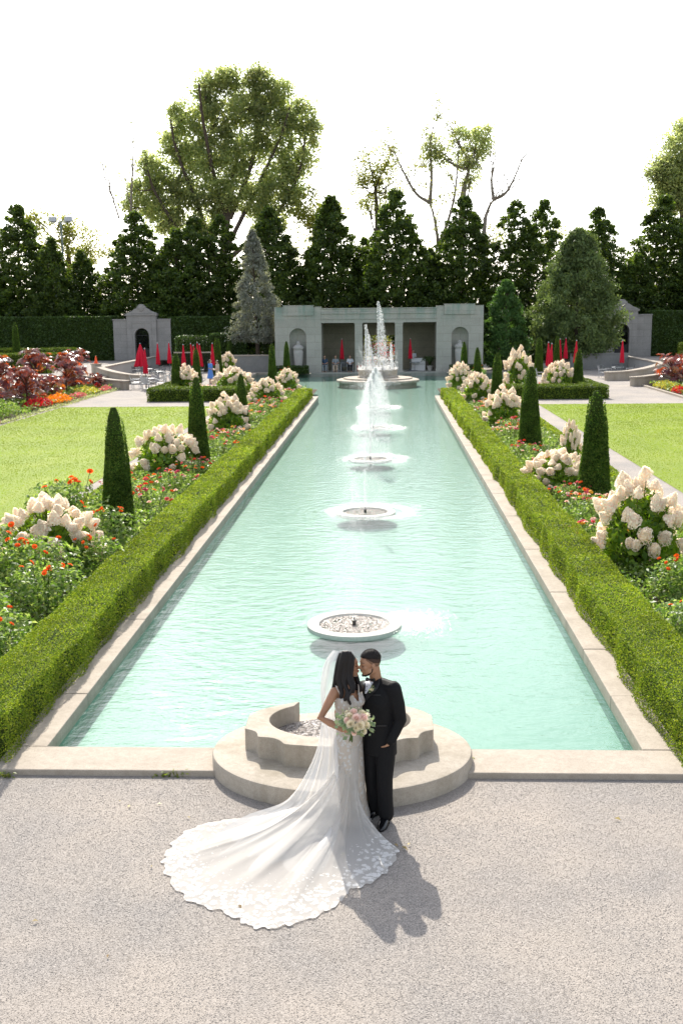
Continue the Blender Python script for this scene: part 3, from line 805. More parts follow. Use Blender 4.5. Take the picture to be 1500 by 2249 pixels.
def hedge_points(x0, x1, y0, y1, z0, z1, dens, amp=.05, faces='tlrfb', wf=1.0, shape=None):
    Ps = []; Ns = []
    for f in faces:
        if f == 't': n = int((x1-x0)*(y1-y0)*dens); p = np.c_[RNG.uniform(x0, x1, n), RNG.uniform(y0, y1, n), np.full(n, z1)]; nn = (0, 0, 1)
        elif f in 'lr': n = int((z1-z0)*(y1-y0)*dens); p = np.c_[np.full(n, x0 if f == 'l' else x1), RNG.uniform(y0, y1, n), RNG.uniform(z0, z1, n)]; nn = (-1 if f == 'l' else 1, 0, 0)
        else: n = int((x1-x0)*(z1-z0)*dens); p = np.c_[RNG.uniform(x0, x1, n), np.full(n, y0 if f == 'f' else y1), RNG.uniform(z0, z1, n)]; nn = (0, -1 if f == 'f' else 1, 0)
        if n == 0: continue
        nn = np.tile(np.array(nn, float), (n, 1)); w = wob(p[:, 0]*wf, p[:, 1]*wf, p[:, 2]*wf)*amp+RNG.normal(0, .012, n)-np.abs(RNG.normal(0, amp*.35, n))
        p = p+nn*w[:, None]
        # rounded shoulders
        ex = np.minimum(np.minimum(p[:, 0]-x0, x1-p[:, 0]), np.minimum(p[:, 1]-y0+9*('f' not in faces), y1-p[:, 1]+9*('b' not in faces))); rr_ = .10
        dz = z1-p[:, 2]; m_ = (ex < rr_) & (dz < rr_); q = np.hypot(rr_-np.clip(ex, 0, rr_), rr_-np.clip(dz, 0, rr_)); k = np.where(m_ & (q > rr_), (q-rr_), 0)
        p[:, 2] -= k*.7
        if shape is not None: p = shape(p)
        Ps.append(p); Ns.append(nn)
    return np.concatenate(Ps), np.concatenate(Ns)


def hedge(name, label, box, size, dens, mat, cat='hedge', group=None, amp=.05, faces='tlrfb', wf=1.0):
    x0, x1, y0, y1, z0, z1 = box
    t = thing(name, label, cat, ((x0+x1)/2, y0, z0), group)
    i = min(.06+amp, (x1-x0)/3); c = MB(); c.box(x0+i, x1-i, y0+i, y1-i, z0, z1-i); c.build('core', M_CORE, t)
    P, Nn = hedge_points(x0, x1, y0, y1, z0, z1, dens, amp, faces, wf); V, Q = leaves(P, size, Nn, .7, .55, .15); big('foliage', V, Q, mat, t)
    return t


def low_hedge(s):
    """box hedge along the pool kerb; leaves finer towards the near end"""
    xi, xo, ztop = 3.72, 4.48, .66
    lab = 'low clipped box hedge along the %s kerb of the pool' % ('left' if s < 0 else 'right')
    t = thing('box_hedge', lab, 'hedge', (s*(xi+xo)/2, 11.2, 0), 'box hedges along the pool')
    x0, x1 = sorted((s*xi, s*xo)); c = MB(); VV = []; QQ = []; n0 = 0; y = 11.2
    def shape(p):
        p = p.copy(); yy = p[:, 1]; inn = (p[:, 0]*s < (xi+xo)/2)
        st = .035*np.sin(yy*1.7+s)+.02*np.sin(yy*4.3)+(.06*((yy > 27) & (yy < 40)) if s > 0 else 0)
        p[:, 0] += np.where(inn, s*st*.8, 0); f = np.clip(p[:, 2]/ztop, 0, 1.1)
        p[:, 2] += f*(.022*np.sin(yy*.9+2*s)+.012*np.sin(yy*3.1)-(.05*(yy > 29) if s > 0 else 0)); return p
    c.box(x0+.11, x1-.11, 11.28, 62.5, 0, ztop-.14)
    while y < 62.6:
        L = min(2.4, 62.6-y) if y < 20 else min(4.0, 62.6-y)
        k = .024+.0010*(y-11); dens = 2.3/(k*k)
        fc = 'tlr'+('f' if y < 11.3 else '')+('b' if y+L > 62.5 else '')
        P, Nn = hedge_points(x0, x1, y, y+L, .02, ztop, dens, .045, fc, 1.4, shape)
        V, Q = leaves(P, k, Nn, .7, .55, .15, (0, 0, .35)); VV.append(V); QQ.append(Q+n0); n0 += len(V); y += L
    c.build('core', M_CORE, t); big('foliage', np.concatenate(VV), np.concatenate(QQ), LEAF_BOX, t)


for s in (-1, 1): low_hedge(s)
for s in (-1, 1):
    sd = 'left' if s < 0 else 'right'
    x0, x1 = sorted((s*7.05, s*7.45)); hedge('edging_hedge', 'narrow low hedge between flower bed and gravel path, %s side' % sd, (x0, x1, 14, 60, 0, .26), .07, 450, LEAF_BOX, amp=.03)
    x0, x1 = sorted((s*7.5, s*13.05))
    hedge('bed_hedge', 'thick dark-sided hedge across the far end of the %s lawn' % sd, (x0, x1, 61.3, 63.2, 0, .76), .10, 330, LEAF_BED_SHADED, amp=.05)
    x0, x1 = sorted((s*12.0, s*13.05)); hedge('bed_hedge', 'side run of the square bed hedge, %s of the pool' % sd, (x0, x1, 63.25, 69.9, 0, .74), .10, 260, LEAF_BED_SHADED, amp=.05)
    x0, x1 = sorted((s*5.75, s*8.4)); hedge('box_hedge', 'small dark box hedge at the foot of the pavilion, %s of its bays' % sd, (x0, x1, 88.2, 89.1, 0, .62), .12, 220, LEAF_DARKHEDGE, amp=.04)
    x0, x1 = sorted((s*25.3, s*44)); hedge('boundary_hedge', 'tall clipped dark boundary hedge on the far %s' % sd, (x0, x1, 103.2, 105, .5, 4.72), .19, 130, LEAF_DARKHEDGE, amp=.06, faces='tlrf')
    x0, x1 = sorted((s*26.6, s*44)); hedge('terrace_hedge', 'broad flat-topped box hedge on the upper terrace, %s' % sd, (x0, x1, 88, 91.0, .5, 1.80), .16, 190, LEAF_BED_SHADED, amp=.06, faces='tlrf')
    hedge('terrace_hedge', 'second flat-topped box hedge behind the first on the %s terrace' % sd, (x0-(.0 if s > 0 else 0), x1-(.9 if s < 0 else 0), 95, 98.5, .5, 1.95), .17, 150, LEAF_BED_SHADED, amp=.06, faces='tlrf')
hedge('boundary_hedge', 'tall clipped dark hedge between left gateway and grey conifer', (-20.0, -12.8, 103.2, 105, .3, 4.6), .19, 130, LEAF_DARKHEDGE, amp=.06, faces='tlrf')
hedge('boundary_hedge', 'dark hedge in deep shade behind the pavilion conifer, right', (9.0, 19.6, 103.2, 105, .3, 4.6), .22, 100, LEAF_DARKHEDGE, amp=.06, faces='tlrf')
hedge('box_hedge', 'little sunlit box hedge block beside the purple castor plants', (-27.5, -25.0, 81.5, 83.0, .5, 1.05), .13, 220, LEAF_BOX)
hedge('clipped_bush', 'large rounded dark bush behind the open red parasol', (-17.4, -14.9, 92.6, 94.6, 0, 3.0), .16, 170, LEAF_DARKHEDGE, 'bush', amp=.2, wf=.8)
hedge('clipped_bush', 'smaller dark rounded bush right of the large rounded bush', (-14.6, -13.0, 94, 95.5, 0, 3.2), .16, 170, LEAF_DARKHEDGE, 'bush', amp=.2, wf=.8)

# ---------------------------------------------------------------- cone-shaped yews
LEAF_YEW = m_leaf('yew_leaf', [(.03, .07, .01), (.06, .12, .016), (.10, .17, .025), (.16, .22, .04)], .32, .6, .15, 2.0)


def cone_yew(n, size, lean):
    t = thing('cone_yew', 'x', 'topiary', (0, 0, 0), 'clipped cone yews')
    H = 3.0
    def R(z): u = np.clip(z/H, 0, 1); return np.interp(u, [0, .08, .25, .5, .75, .9, .96, .99, 1], [.42, .40, .35, .29, .238, .188, .142, .085, .0])
    z = H*(1-np.sqrt(RNG.uniform(0, 1, n)))*.55+H*RNG.uniform(0, 1, n)*.45; a = RNG.uniform(0, 2*PI, n)
    r = R(z)*(1+.05*wob(np.cos(a)*2, np.sin(a)*2, z*2))-np.abs(RNG.normal(0, .02, n)); dx = lean*np.sin(z/H*2.2)
    P = np.c_[r*np.cos(a)+dx, r*np.sin(a), z]; Nn = np.c_[np.cos(a), np.sin(a), np.full(n, .25)]
    V, Q = leaves(P, size, Nn, .8, .5, .15, (0, 0, .8))
    c = MB(); zz = np.linspace(0, H*.975, 14); c.lathe([(max(.01, float(R(q))-.055), float(q)) for q in zz], (lean*.5, 0, 0), 18)
    c.build('core', M_CORE, t, smooth=True); big('foliage', V, Q, LEAF_YEW, t); return t


yews = [cone_yew(15000, .045, .05), cone_yew(11000, .06, -.03)]
YL = []
# X, Y, height, width factor, label
SPOTS = [(-5.6, 24.0, 3.0, 1.0, 'tall dark cone yew nearest the camera in the left flower bed'), (-5.5, 34.45, 3.05, .95, 'second tall cone yew along the left flower bed'),
         (-5.55, 45.6, 2.5, .9, 'third cone yew along the left bed, shorter, beside white hydrangeas'), (-7.15, 73.6, 2.95, .85, 'slim cone yew left of the pool before the left urn'),
         (-7.0, 83.0, 2.85, .85, 'slim cone yew at the left far corner of the pool, under the urn niche'), (A(387, 800, 66)[0], 66, 2.65, .95, 'cone yew on the corner of the left bed hedge'),
         (-12.9, 77.0, 2.6, .9, 'cone yew half hidden behind the corner yew, among red parasols'), (-12.7, 85.5, 3.1, 1.05, 'cone yew right of the two standing women'),
         (A(503, 760, 93)[0], 93, 2.6, .8, 'small dark cone yew in front of the grey conifer'), (A(36, 760, 95)[0], 95, 3.9, 1.05, 'tall cone yew on the upper left terrace above the purple plants'), (A(-12, 790, 92)[0], 92, 3.2, 1.0, 'cone yew cut by the left picture edge on the terrace'),
         (5.88, 27.75, 3.02, 1.12, 'tall dark cone yew nearest the camera in the right flower bed'), (5.65, 38.3, 3.1, 1.1, 'second tall cone yew along the right flower bed, wide at its foot'),
         (6.4, 57.5, 2.85, .9, 'third cone yew along the right flower bed'), (5.8, 63.0, 2.95, .85, 'fourth cone yew along the right bed, nearer the pool'),
         (5.9, 74.5, 2.95, .8, 'slim cone yew before the right urn niche'), (A(1271, 800, 66)[0], 66, 2.65, .98, 'cone yew on the corner of the right bed hedge'),
         (12.2, 83.5, 2.98, .95, 'cone yew behind the tall right hydrangea, left of red parasols'), (A(1223, 780, 86)[0], 86, 3.05, .75, 'slim cone yew between the red parasols, right'), (A(1151, 760, 92)[0], 92, 3.85, .75, 'tallest thin cone yew behind the right hydrangeas')]
for i, (x, y, h, wf, lab) in enumerate(SPOTS):
    src = yews[0 if (y < 40 or i % 2) else 1]; zb = .5 if abs(x) > 22 else 0
    if i < 2: o = (yews[i]); o.location = (x, y, zb); o.rotation_euler.z = .6*i; o['label'] = lab; o.scale = (wf, wf, h/3.0)
    else: dup(yews[i % 2], (x, y, zb), i*1.3, (wf, wf, (h-zb*0)/3.0), lab)
# ---------------------------------------------------------------- hydrangeas and bed flowers
LEAF_HYD = m_leaf('hydrangea_leaf', [(.10, .20, .02), (.17, .29, .03), (.27, .37, .05)], .5, .4, .4, 2.0, (1, 1, .35))
M_HEAD = m_leaf('hydrangea_floret', [(.70, .59, .52), (.78, .73, .64), (.82, .80, .71), (.76, .66, .59)], .45, .6, .15, 3.0, (1, .97, .91), .15)


def head_mesh(n, size, h, w):
    z = RNG.uniform(0, 1, n); a = RNG.uniform(0, 2*PI, n); r = w*np.sqrt(np.clip(1-(z*1.02)**2.0, 0, 1))*(.55+.45*np.minimum(1, (1.15-z)))*np.minimum(1, .65+z*3)*(1+.13*np.sin(a*5+z*9)*np.sin(z*17+a*2)+RNG.normal(0, .05, n))
    P = np.c_[r*np.cos(a), r*np.sin(a), z*h]; Nn = unit(np.c_[np.cos(a)/w, np.sin(a)/w, (z-.25)*1.6/h*.6])
    V, Q = leaves(P, size, Nn, 1.6, .95, .05)
    k = MB(); k.lathe([(w*.4, .01), (w*.68, h*.18), (w*.62, h*.45), (w*.38, h*.72), (.01, h*.88)], (0, 0, 0), 10); cv = np.concatenate(k.v); cf = [f for f in k.f if len(f) == 4]
    Q2 = np.array(cf)+len(V)
    me = big('flower_head', np.concatenate([V, cv]), np.concatenate([Q, Q2]), M_HEAD)
    d = me.data; bpy.data.objects.remove(me); return d


HEADS = [head_mesh(420, .034, .225, .120), head_mesh(400, .034, .195, .125), head_mesh(400, .033, .25, .112)]


def hydrangea(nh, seed, W=1.0, H=1.55, topbias=.5):
    rr = np.random.default_rng(seed)
    t = thing('hydrangea_bush', 'x', 'bush', (0, 0, 0), 'white panicle hydrangeas')
    n = 1500; d = unit(rr.normal(size=(n, 3))); d[:, 2] = np.abs(d[:, 2])*1.1-.15; q = rr.uniform(.45, 1, n)**.6
    P = np.c_[d[:, 0]*W*.88*q, d[:, 1]*W*.8*q, .25+np.clip(d[:, 2], -.1, 1)*(H-.42)*q]
    V, Q = leaves(P, .155, d+np.array([0, 0, .5]), .8, .55, .14); big('foliage', V, Q, LEAF_HYD, t)
    s = MB(); pos = []
    for k in range(nh):
        a = k*2.39996+rr.normal(0, .25); e = (k+.5)/nh; el = PI/2*(1-e**.62) if k < nh*topbias else rr.uniform(-.22, .85)
        R_ = .93+rr.normal(0, .06); p = np.array([W*R_*math.cos(el)*math.cos(a), W*.88*R_*math.cos(el)*math.sin(a), .28+(H-.48)*max(0, math.sin(el))+rr.normal(0, .05)])
        pos.append((p, el)); s.tube(bez((0, 0, 0), (p[0]*.4, p[1]*.4, p[2]*.6), p, 6), [.014, .013, .012, .01, .009, .008], 5)
    s.build('stems', M_STEM, t)
    for k, (p, el) in enumerate(pos):
        h = bpy.data.objects.new('flower_head', HEADS[k % 3]); COL.objects.link(h); h.parent = t; h.location = p
        o = Vector((p[0]*1.1+rr.normal(0, .3), p[1]*1.1+rr.normal(0, .3), .35+1.0*max(0, math.sin(el)))); h.rotation_euler = o.to_track_quat('Z', 'Y').to_euler(); sc = rr.uniform(.82, 1.2); h.scale = (sc, sc, sc)
    return t


hyd = [hydrangea(68, 1, 1.0, 1.55, .42), hydrangea(62, 2, 1.0, 1.6, .48), hydrangea(56, 3, .92, 1.65, .5)]
HS = [(-6.0, 20.3, 1.0, 1.0, 1.0, 'white hydrangea bush nearest the camera in the left flower bed'), (-6.3, 33.0, 1.05, 1.0, 1.0, 'full white hydrangea between the first and second left cone yews'),
      (-6.0, 44.2, .98, 1.0, 1.0, 'white hydrangea between the second and third left cone yews'), (-5.9, 58.3, .95, .95, .97, 'white hydrangea behind the third left cone yew'),
      (-5.6, 68.0, .85, .8, .95, 'small white hydrangea at the far end of the left bed'), (A(405, 815, 66.5)[0], 66.5, 1.1, 1.05, 1.08, 'white hydrangea just right of the left corner yew'),
      (A(513, 815, 66.3)[0], 66.3, 1.3, 1.1, 1.1, 'broad white hydrangea on the left bed hedge, beside the women'), (A(500, 780, 88)[0], 88, .8, .8, 1.15, 'far white hydrangea before the grey conifer'),
      (5.35, 20.4, .98, 1.0, 1.15, 'white hydrangea bush nearest the camera in the right flower bed'), (5.15, 29.2, .98, .9, .82, 'sprawling yellow-leaved hydrangea beside the nearest right cone yew'), (6.3, 33.8, .38, .4, 1.0, 'tall thin hydrangea sprig above the yellow-leaved bush'),
      (5.55, 46.2, 1.0, 1.0, 1.05, 'white hydrangea between second and third right cone yews'), (5.5, 59.0, .95, .95, 1.08, 'white hydrangea in front of the fourth right cone yew'), (5.15, 67.5, .85, .9, 1.15, 'white hydrangea at the far end of the right bed'),
      (A(1140, 800, 66.5)[0], 66.5, 1.05, 1.0, 1.6, 'tall white hydrangea left of the slim far yews, right bed'), (A(1229, 805, 66.3)[0], 66.3, 1.15, 1.05, 1.25, 'white hydrangea just left of the right corner yew')]
for i, (x, y, sx, sy, sz, lab) in enumerate(HS):
    k = i % 3
    if i < 3: o = hyd[k]; o.location = (x, y, 0); o.scale = (sx, sy, sz); o['label'] = lab
    else: dup(hyd[k], (x, y, 0), i*1.1, (sx, sy, sz), lab)

LEAF_FL = m_leaf('flower_foliage', [(.07, .14, .02), (.12, .21, .04), (.20, .29, .08), (.32, .38, .18)], .42, .45, .35, 3.0, (1, 1, .5))
PETALS = {'orange': [(.72, .10, .01), (.80, .17, .015), (.62, .05, .012)], 'red': [(.55, .015, .012), (.62, .03, .02), (.5, .01, .03)], 'pink': [(.55, .06, .16), (.66, .16, .22), (.5, .03, .10)], 'pale': [(.75, .55, .52), (.80, .70, .62), (.72, .42, .40)], 'yellow': [(.75, .45, .03), (.8, .55, .06), (.7, .35, .02)]}
M_PET = {k: m_leaf('petal_'+k, v, .35, .5, .3, 4, (1, .9, .8), .1) for k, v in PETALS.items()}
M_EYE = m_plain('flower_eye', (.55, .33, .02), .8, .2, .3, 60)


def bloom_mesh(col, r, n=13):
    m = MB()
    for ring, rr_, z, k in ((0, r, 0, n), (1, r*.66, .012, n-3)):
        for i in range(k):
            a = i*2*PI/k+ring*.3; c, s = math.cos(a), math.sin(a); w = rr_*.30
            m.add([(c*r*.12, s*r*.12, z+.004), (c*rr_*.62-s*w, s*rr_*.62+c*w, z+.012), (c*rr_, s*rr_, z-.004), (c*rr_*.62+s*w, s*rr_*.62-c*w, z+.012)], [(0, 3, 2, 1)])
    nf = len(m.f); m.lathe([(r*.22, .0), (r*.2, .02), (r*.08, .028)], (0, 0, 0), 8)
    me = m.mesh('bloom'); me.materials.append(M_PET[col]); me.materials.append(M_EYE)
    me.polygons.foreach_set('material_index', [0]*nf+[1]*(len(me.polygons)-nf)); return me


BLOOMS = {k: bloom_mesh(k, .062 if k in ('orange', 'red') else .055) for k in PETALS}


def flower_plant(name, cat, cols, n_leaf, leafsize, nb, W, H, seed, wisp=0.0, group=None):
    rr = np.random.default_rng(seed); t = thing(name, 'x', cat, (0, 0, 0), group)
    q = rr.uniform(0, 1, n_leaf); a = rr.uniform(0, 2*PI, n_leaf); r = W*np.sqrt(rr.uniform(0.02, 1, n_leaf))*(.75+.4*np.sin(a*3+seed)*.5); z = H*(.12+.83*rr.uniform(0, 1, n_leaf)**.75)*(1-.35*(r/W)**2)
    P = np.c_[r*np.cos(a), r*np.sin(a), z]; V, Q = leaves(P, leafsize, np.c_[np.cos(a)*.5, np.sin(a)*.5, np.ones(n_leaf)], .9, .42, .12); big('foliage', V, Q, LEAF_FL, t)
    s = MB(); pos = []
    for k in range(nb):
        a = rr.uniform(0, 2*PI); r = W*math.sqrt(rr.uniform(0, 1))*.98; z = H*(1-.3*(r/W)**2)*(.86+.18*rr.uniform())+wisp*rr.uniform()*(rr.uniform() < .5)
        p = np.array([r*math.cos(a), r*math.sin(a), z]); pos.append(p); s.tube(bez((p[0]*.35, p[1]*.35, 0), (p[0]*.7, p[1]*.7, z*.6), p, 6), .006, 5)
    s.build('stems', M_STEM, t)
    for k, p in enumerate(pos):
        b = bpy.data.objects.new('bloom', BLOOMS[cols[k % len(cols)]]); COL.objects.link(b); b.parent = t; b.location = p+np.array((0, 0, .004))
        b.rotation_euler = (rr.normal(0, .45), rr.normal(0, .45), rr.uniform(0, 6)); sc = rr.uniform(.75, 1.15); b.scale = (sc, sc, sc)
    return t


tith = flower_plant('orange_sunflower', 'flower', ['orange'], 1250, .115, 9, .9, 1.25, 21, .35, 'orange flowering plants in the beds')
zin = flower_plant('zinnia_plant', 'flower', ['pink', 'pink', 'orange', 'pale', 'red'], 700, .085, 24, .75, .72, 22, .1, 'mixed zinnias in the beds')
pale = flower_plant('lantana_plant', 'flower', ['pale', 'pale', 'pink', 'yellow'], 650, .07, 30, .7, .55, 23, .05, 'pale bedding flowers')
PROT = {'t': tith, 'z': zin, 'p': pale}; used = set()
BED = [('t', -6.35, 13.2, .75, 'bushy orange-flowered plant at the lower left picture corner'), ('t', -5.75, 15.4, 1.0, 'tall orange-flowered plant second from the camera in the left bed'), ('t', -6.7, 16.6, 1.05, 'orange-flowered plant at the left edge beside the first hydrangea'),
       ('t', -5.6, 18.2, 1.0, 'large orange-flowered plant in front of the first left hydrangea'), ('t', -5.35, 21.6, .95, 'orange-flowered plant leaning on the nearest left cone yew'), ('t', -6.6, 23.3, 1.2, 'lanky orange-flowered plant left of the nearest left yew'),
       ('z', -5.3, 26.2, 1.05, 'pink zinnias just beyond the nearest left cone yew'), ('z', -6.3, 27.8, 1.1, 'pink and orange zinnias on the path side, beyond the nearest left yew'), ('z', -5.4, 29.4, 1.0, 'deep pink zinnias before the second hydrangea on the left'), ('z', -5.2, 32.0, .95, 'orange zinnias left of the second cone yew'),
       ('z', -5.3, 37.2, 1.0, 'reddish zinnias beyond the second left cone yew'), ('z', -6.2, 39.5, 1.05, 'pink zinnias in the middle of the left bed'), ('p', -5.4, 41.5, 1.1, 'pale low flowers before the third left hydrangea'), ('p', -5.5, 48.5, 1.1, 'pale flowers beyond the third left cone yew'), ('p', -5.6, 52.5, 1.2, 'pale pink bedding flowers half way up the left bed'), ('z', -5.4, 55.2, 1.0, 'red-tinged zinnias before the fourth left hydrangea'), ('p', -5.5, 62.5, 1.2, 'pale flowers near the far end of the left bed'), ('t', -6.6, 78, .8, 'orange flowers below the left urn niche'),
       ('t', -5.0, 14.4, .8, 'leafy orange-flowered plant against the near left box hedge'), ('t', -5.05, 16.9, .85, 'orange-flowered plant overhanging the left box hedge'), ('t', -6.3, 14.6, 1.0, 'orange-flowered plant behind the lower left corner plant'), ('t', -4.95, 19.7, .75, 'orange-flowered plant between first left hydrangea and box hedge'), ('t', -6.9, 19.0, 1.1, 'tall orange-flowered plant on the path side of the first left hydrangea'),
       ('t', 4.95, 15.4, .7, 'low leafy plant between near right box hedge and picture edge'), ('t', 6.6, 18.4, 1.0, 'orange-flowered plant under the near right hydrangea'), ('p', 5.0, 22.2, 1.15, 'pale flowers just beyond the near right hydrangea'), ('z', 6.2, 24.8, 1.05, 'zinnias on the path side before the nearest right yew'),
       ('t', 6.1, 16.6, .98, 'orange-flowered plant at the right picture edge in front of the hydrangea'), ('t', 5.5, 18.0, .72, 'small orange-flowered plant at the inner edge of the right bed'), ('t', 5.35, 23.6, .8, 'orange-flowered plant between near right hydrangea and cone yew'), ('p', 5.4, 25.6, 1.2, 'silvery pale flowers at the foot of the nearest right yew'), ('z', 5.2, 27.3, .9, 'red and pink zinnias by the nearest right yew'),
       ('p', 5.5, 32.8, 1.0, 'pale flowers beyond the sprawling right hydrangea'), ('z', 5.2, 36.0, .9, 'orange zinnias before the second right cone yew'), ('p', 5.3, 41.5, 1.1, 'pale flowers beyond the second right cone yew'), ('z', 5.5, 43.5, 1.0, 'pink zinnias in front of the middle right hydrangea'), ('p', 5.4, 50.5, 1.15, 'pale pink flowers along the middle of the right bed'), ('p', 5.5, 54, 1.1, 'pale flowers before the third right cone yew'), ('z', 6.3, 64.5, 1.0, 'red zinnias at the far end of the right bed'), ('t', 7.2, 78, .8, 'orange flowers below the right urn niche')]
for i, (k, x, y, sc, lab) in enumerate(BED):
    if k not in used: o = PROT[k]; used.add(k); o.location = (x, y, 0); o.scale = (sc,)*3; o['label'] = lab
    else: dup(PROT[k], (x, y, 0), i*1.7, sc, lab)


def cover(name, label, xs, ys, dens, size, mat, h):
    n = int((xs[1]-xs[0])*(ys[1]-ys[0])*dens); x = RNG.uniform(*xs, n); y = RNG.uniform(*ys, n)
    z = h*(.35+.65*np.clip(.5+.6*wob(x, y, 0*x, .9), 0, 1))*RNG.uniform(.2, 1, n)
    V, Q = leaves(np.c_[x, y, z], size, (0, 0, 1), .7, .5, .12); return tag(big(name, V, Q, mat), label, kind='stuff')


for s in (-1, 1):
    sd = 'left' if s < 0 else 'right'; xs = sorted((s*4.55, s*7.0))
    cover('ground_foliage', 'low leafy undergrowth between the flowers of the near %s bed' % sd, xs, (12, 36), 430, .085, LEAF_FL, .52)
    cover('ground_foliage', 'low leafy undergrowth between the flowers of the far %s bed' % sd, xs, (36, 70), 190, .11, LEAF_FL, .42)
    xs = sorted((s*7.6, s*12)); cover('ground_foliage', 'mixed low flowers inside the square %s bed' % sd, xs, (63.3, 70), 90, .13, LEAF_FL, .55)
    cover('bedding_flowers', 'pale bedding flowers inside the square %s bed' % sd, xs, (63.3, 70), 30, .11, M_PET['pale'], .75)
    cover('bedding_flowers', 'scattered orange bedding flowers inside the square %s bed' % sd, xs, (63.3, 70), 8, .11, M_PET['orange'], .8)

# ---------------------------------------------------------------- borders: castor plants, bedding patches, silver edging
LEAF_CAS = m_leaf('castor_leaf', [(.09, .026, .042), (.17, .055, .06), (.27, .075, .045), (.34, .17, .05)], .42, .22, .9, .8, (1, .55, .2))


def castor(seed, H, n, grp):
    rr = np.random.default_rng(seed); t = thing('castor_plant', 'x', 'plant', (0, 0, 0), grp); s = MB(); VV = []; QQ = []; n0 = 0
    star = []
    for k in range(9):
        a = -2.4+4.8*k/8; star.append((math.sin(a)*(.5 if k % 8 else .33), math.cos(a)*.5)); 
        if k < 8: b = -2.4+4.8*(k+.5)/8; star.append((math.sin(b)*.22, math.cos(b)*.22))
    star = np.array(star+[(0, -.06)]); m = len(star)
    for k in range(n):
        a = rr.uniform(0, 2*PI); z = H*(.25+.75*rr.uniform()**.8); r = (.35+.75*rr.uniform())*(1.15-.45*z/H); p = np.array([r*math.cos(a), r*math.sin(a), z])
        s.tube(bez((0, 0, z*.7), (p[0]*.5, p[1]*.5, z*.95), p, 5), .016, 5)
        sz = rr.uniform(.38, .68); d = unit(np.array([math.cos(a)*.55, math.sin(a)*.55, .75])+rr.normal(0, .3, 3)); u = unit(np.cross(d, np.array([-math.sin(a), math.cos(a), 0]))); v = np.cross(d, u)
        R2 = np.hypot(star[:, 0], star[:, 1]); ring = p+sz*(star[:, :1]*v+star[:, 1:]*-u-d*(R2**2)[:, None]*.7); c = p[None]+d*.02
        VV.append(np.vstack([c, ring])); QQ.append(np.array([(0, 1+i, 1+(i+1) % m) for i in range(m)])+n0); n0 += m+1
    s.tube([(0, 0, 0), (.03, .02, H*.5), (0, 0, H*.9)], [.05, .04, .02], 6); s.build('stems', LEAF_CAS, t); big('foliage', np.concatenate(VV), np.concatenate(QQ), LEAF_CAS, t); return t


cas = [castor(31, 2.4, 78, 'purple castor plants'), castor(32, 1.9, 70, 'purple castor plants')]
CS = [(-18.9, 49.5, 1.15, 'purple castor plant at the left picture edge'), (-19.6, 54, 1.05, 'purple castor plant second along the left border'), (-18.7, 57.5, .95, 'shorter bronze castor plant beside the red bedding'), (-20.0, 60, 1.1, 'dark castor plant against the left retaining wall'),
      (-19.2, 66.5, 1.1, 'tall reddish castor plant in front of the left retaining wall'), (-19.4, 69.2, .9, 'low purple castor plant beyond the tall reddish one'), (-20.3, 72.6, 1.12, 'reddish castor plant beside the left curved steps'), (-18.6, 71.2, .6, 'small dark castor plant at the foot of the left steps'),
      (-18.0, 46.6, 1.1, 'nearest purple castor plant, low at the left picture edge'), (-20.3, 51.8, 1.25, 'tall purple castor plant behind the second one, left border'), (-20.0, 56.6, 1.2, 'bronze castor plant behind the red bedding clump'), (-18.7, 61.9, .8, 'small castor plant behind the orange clump'), (-20.2, 63.8, 1.25, 'broad castor plant against the middle of the left retaining wall'),
      (18.8, 70.3, 1.12, 'large purple castor plant beside the right curved steps'), (19.4, 66.5, .95, 'purple castor plant at the right picture edge'), (20.4, 72.3, 1.1, 'dark castor plant behind the large right one'), (18.9, 63.4, .7, 'small castor plant low at the right picture edge')]
for i, (x, y, sc, lab) in enumerate(CS):
    if i < 2: o = cas[i]; o.location = (x, y, 0); o.scale = (sc,)*3; o['label'] = lab
    else: dup(cas[i % 2], (x, y, 0), i*1.9, sc, lab)

LEAF_SILV = m_leaf('silver_edging_leaf', [(.26, .32, .16), (.40, .44, .28), (.52, .55, .40)], .3, .6, .2, 1.0)
LEAF_RED = m_leaf('red_bedding', [(.35, .015, .02), (.55, .03, .03), (.22, .01, .03)], .4, .5, .3, 2, (1, .5, .4))
LEAF_ORG = m_leaf('orange_bedding', [(.62, .20, .015), (.72, .32, .02), (.55, .12, .015)], .4, .5, .3, 2, (1, .8, .4))
LEAF_YG = m_leaf('lime_bedding', [(.30, .34, .05), (.45, .42, .08), (.40, .30, .06)], .4, .5, .3, 2)
LEAF_PNK = m_leaf('pink_bedding', [(.50, .10, .13), (.62, .25, .25), (.30, .12, .08)], .4, .5, .3, 2, (1, .6, .6))
for s in (-1, 1):
    sd = 'left' if s < 0 else 'right'; xs = sorted((s*17.0, s*17.5))
    if s < 0: cover('edging_plants', 'pale silvery edging plants along the left lawn border', xs, (40, 72), 130, .11, LEAF_SILV, .22)
    xs = sorted((s*17.5, s*20.7)); cover('ground_foliage', 'mixed bronze and green bedding under the castor plants, %s border' % sd, xs, (40, 73), 55, .16, LEAF_FL, .55)


def clump(mat, x, y, rx, ry, h, n, lab, sz=.11):
    a = RNG.uniform(0, 2*PI, n); r = np.sqrt(RNG.uniform(0, 1, n)); u = r*np.cos(a); v = r*np.sin(a)
    z = h*np.sqrt(np.clip(1-.8*r*r, 0, 1))*(.35+.65*RNG.uniform(0, 1, n)**.5)*(1+.25*wob(u*6, v*6, u*0))
    V, Q = leaves(np.c_[x+u*rx, y+v*ry, z], sz, (0, 0, 1), .6, .55, .12); tag(big('bedding_clump', V, Q, mat), lab, 'flowers')


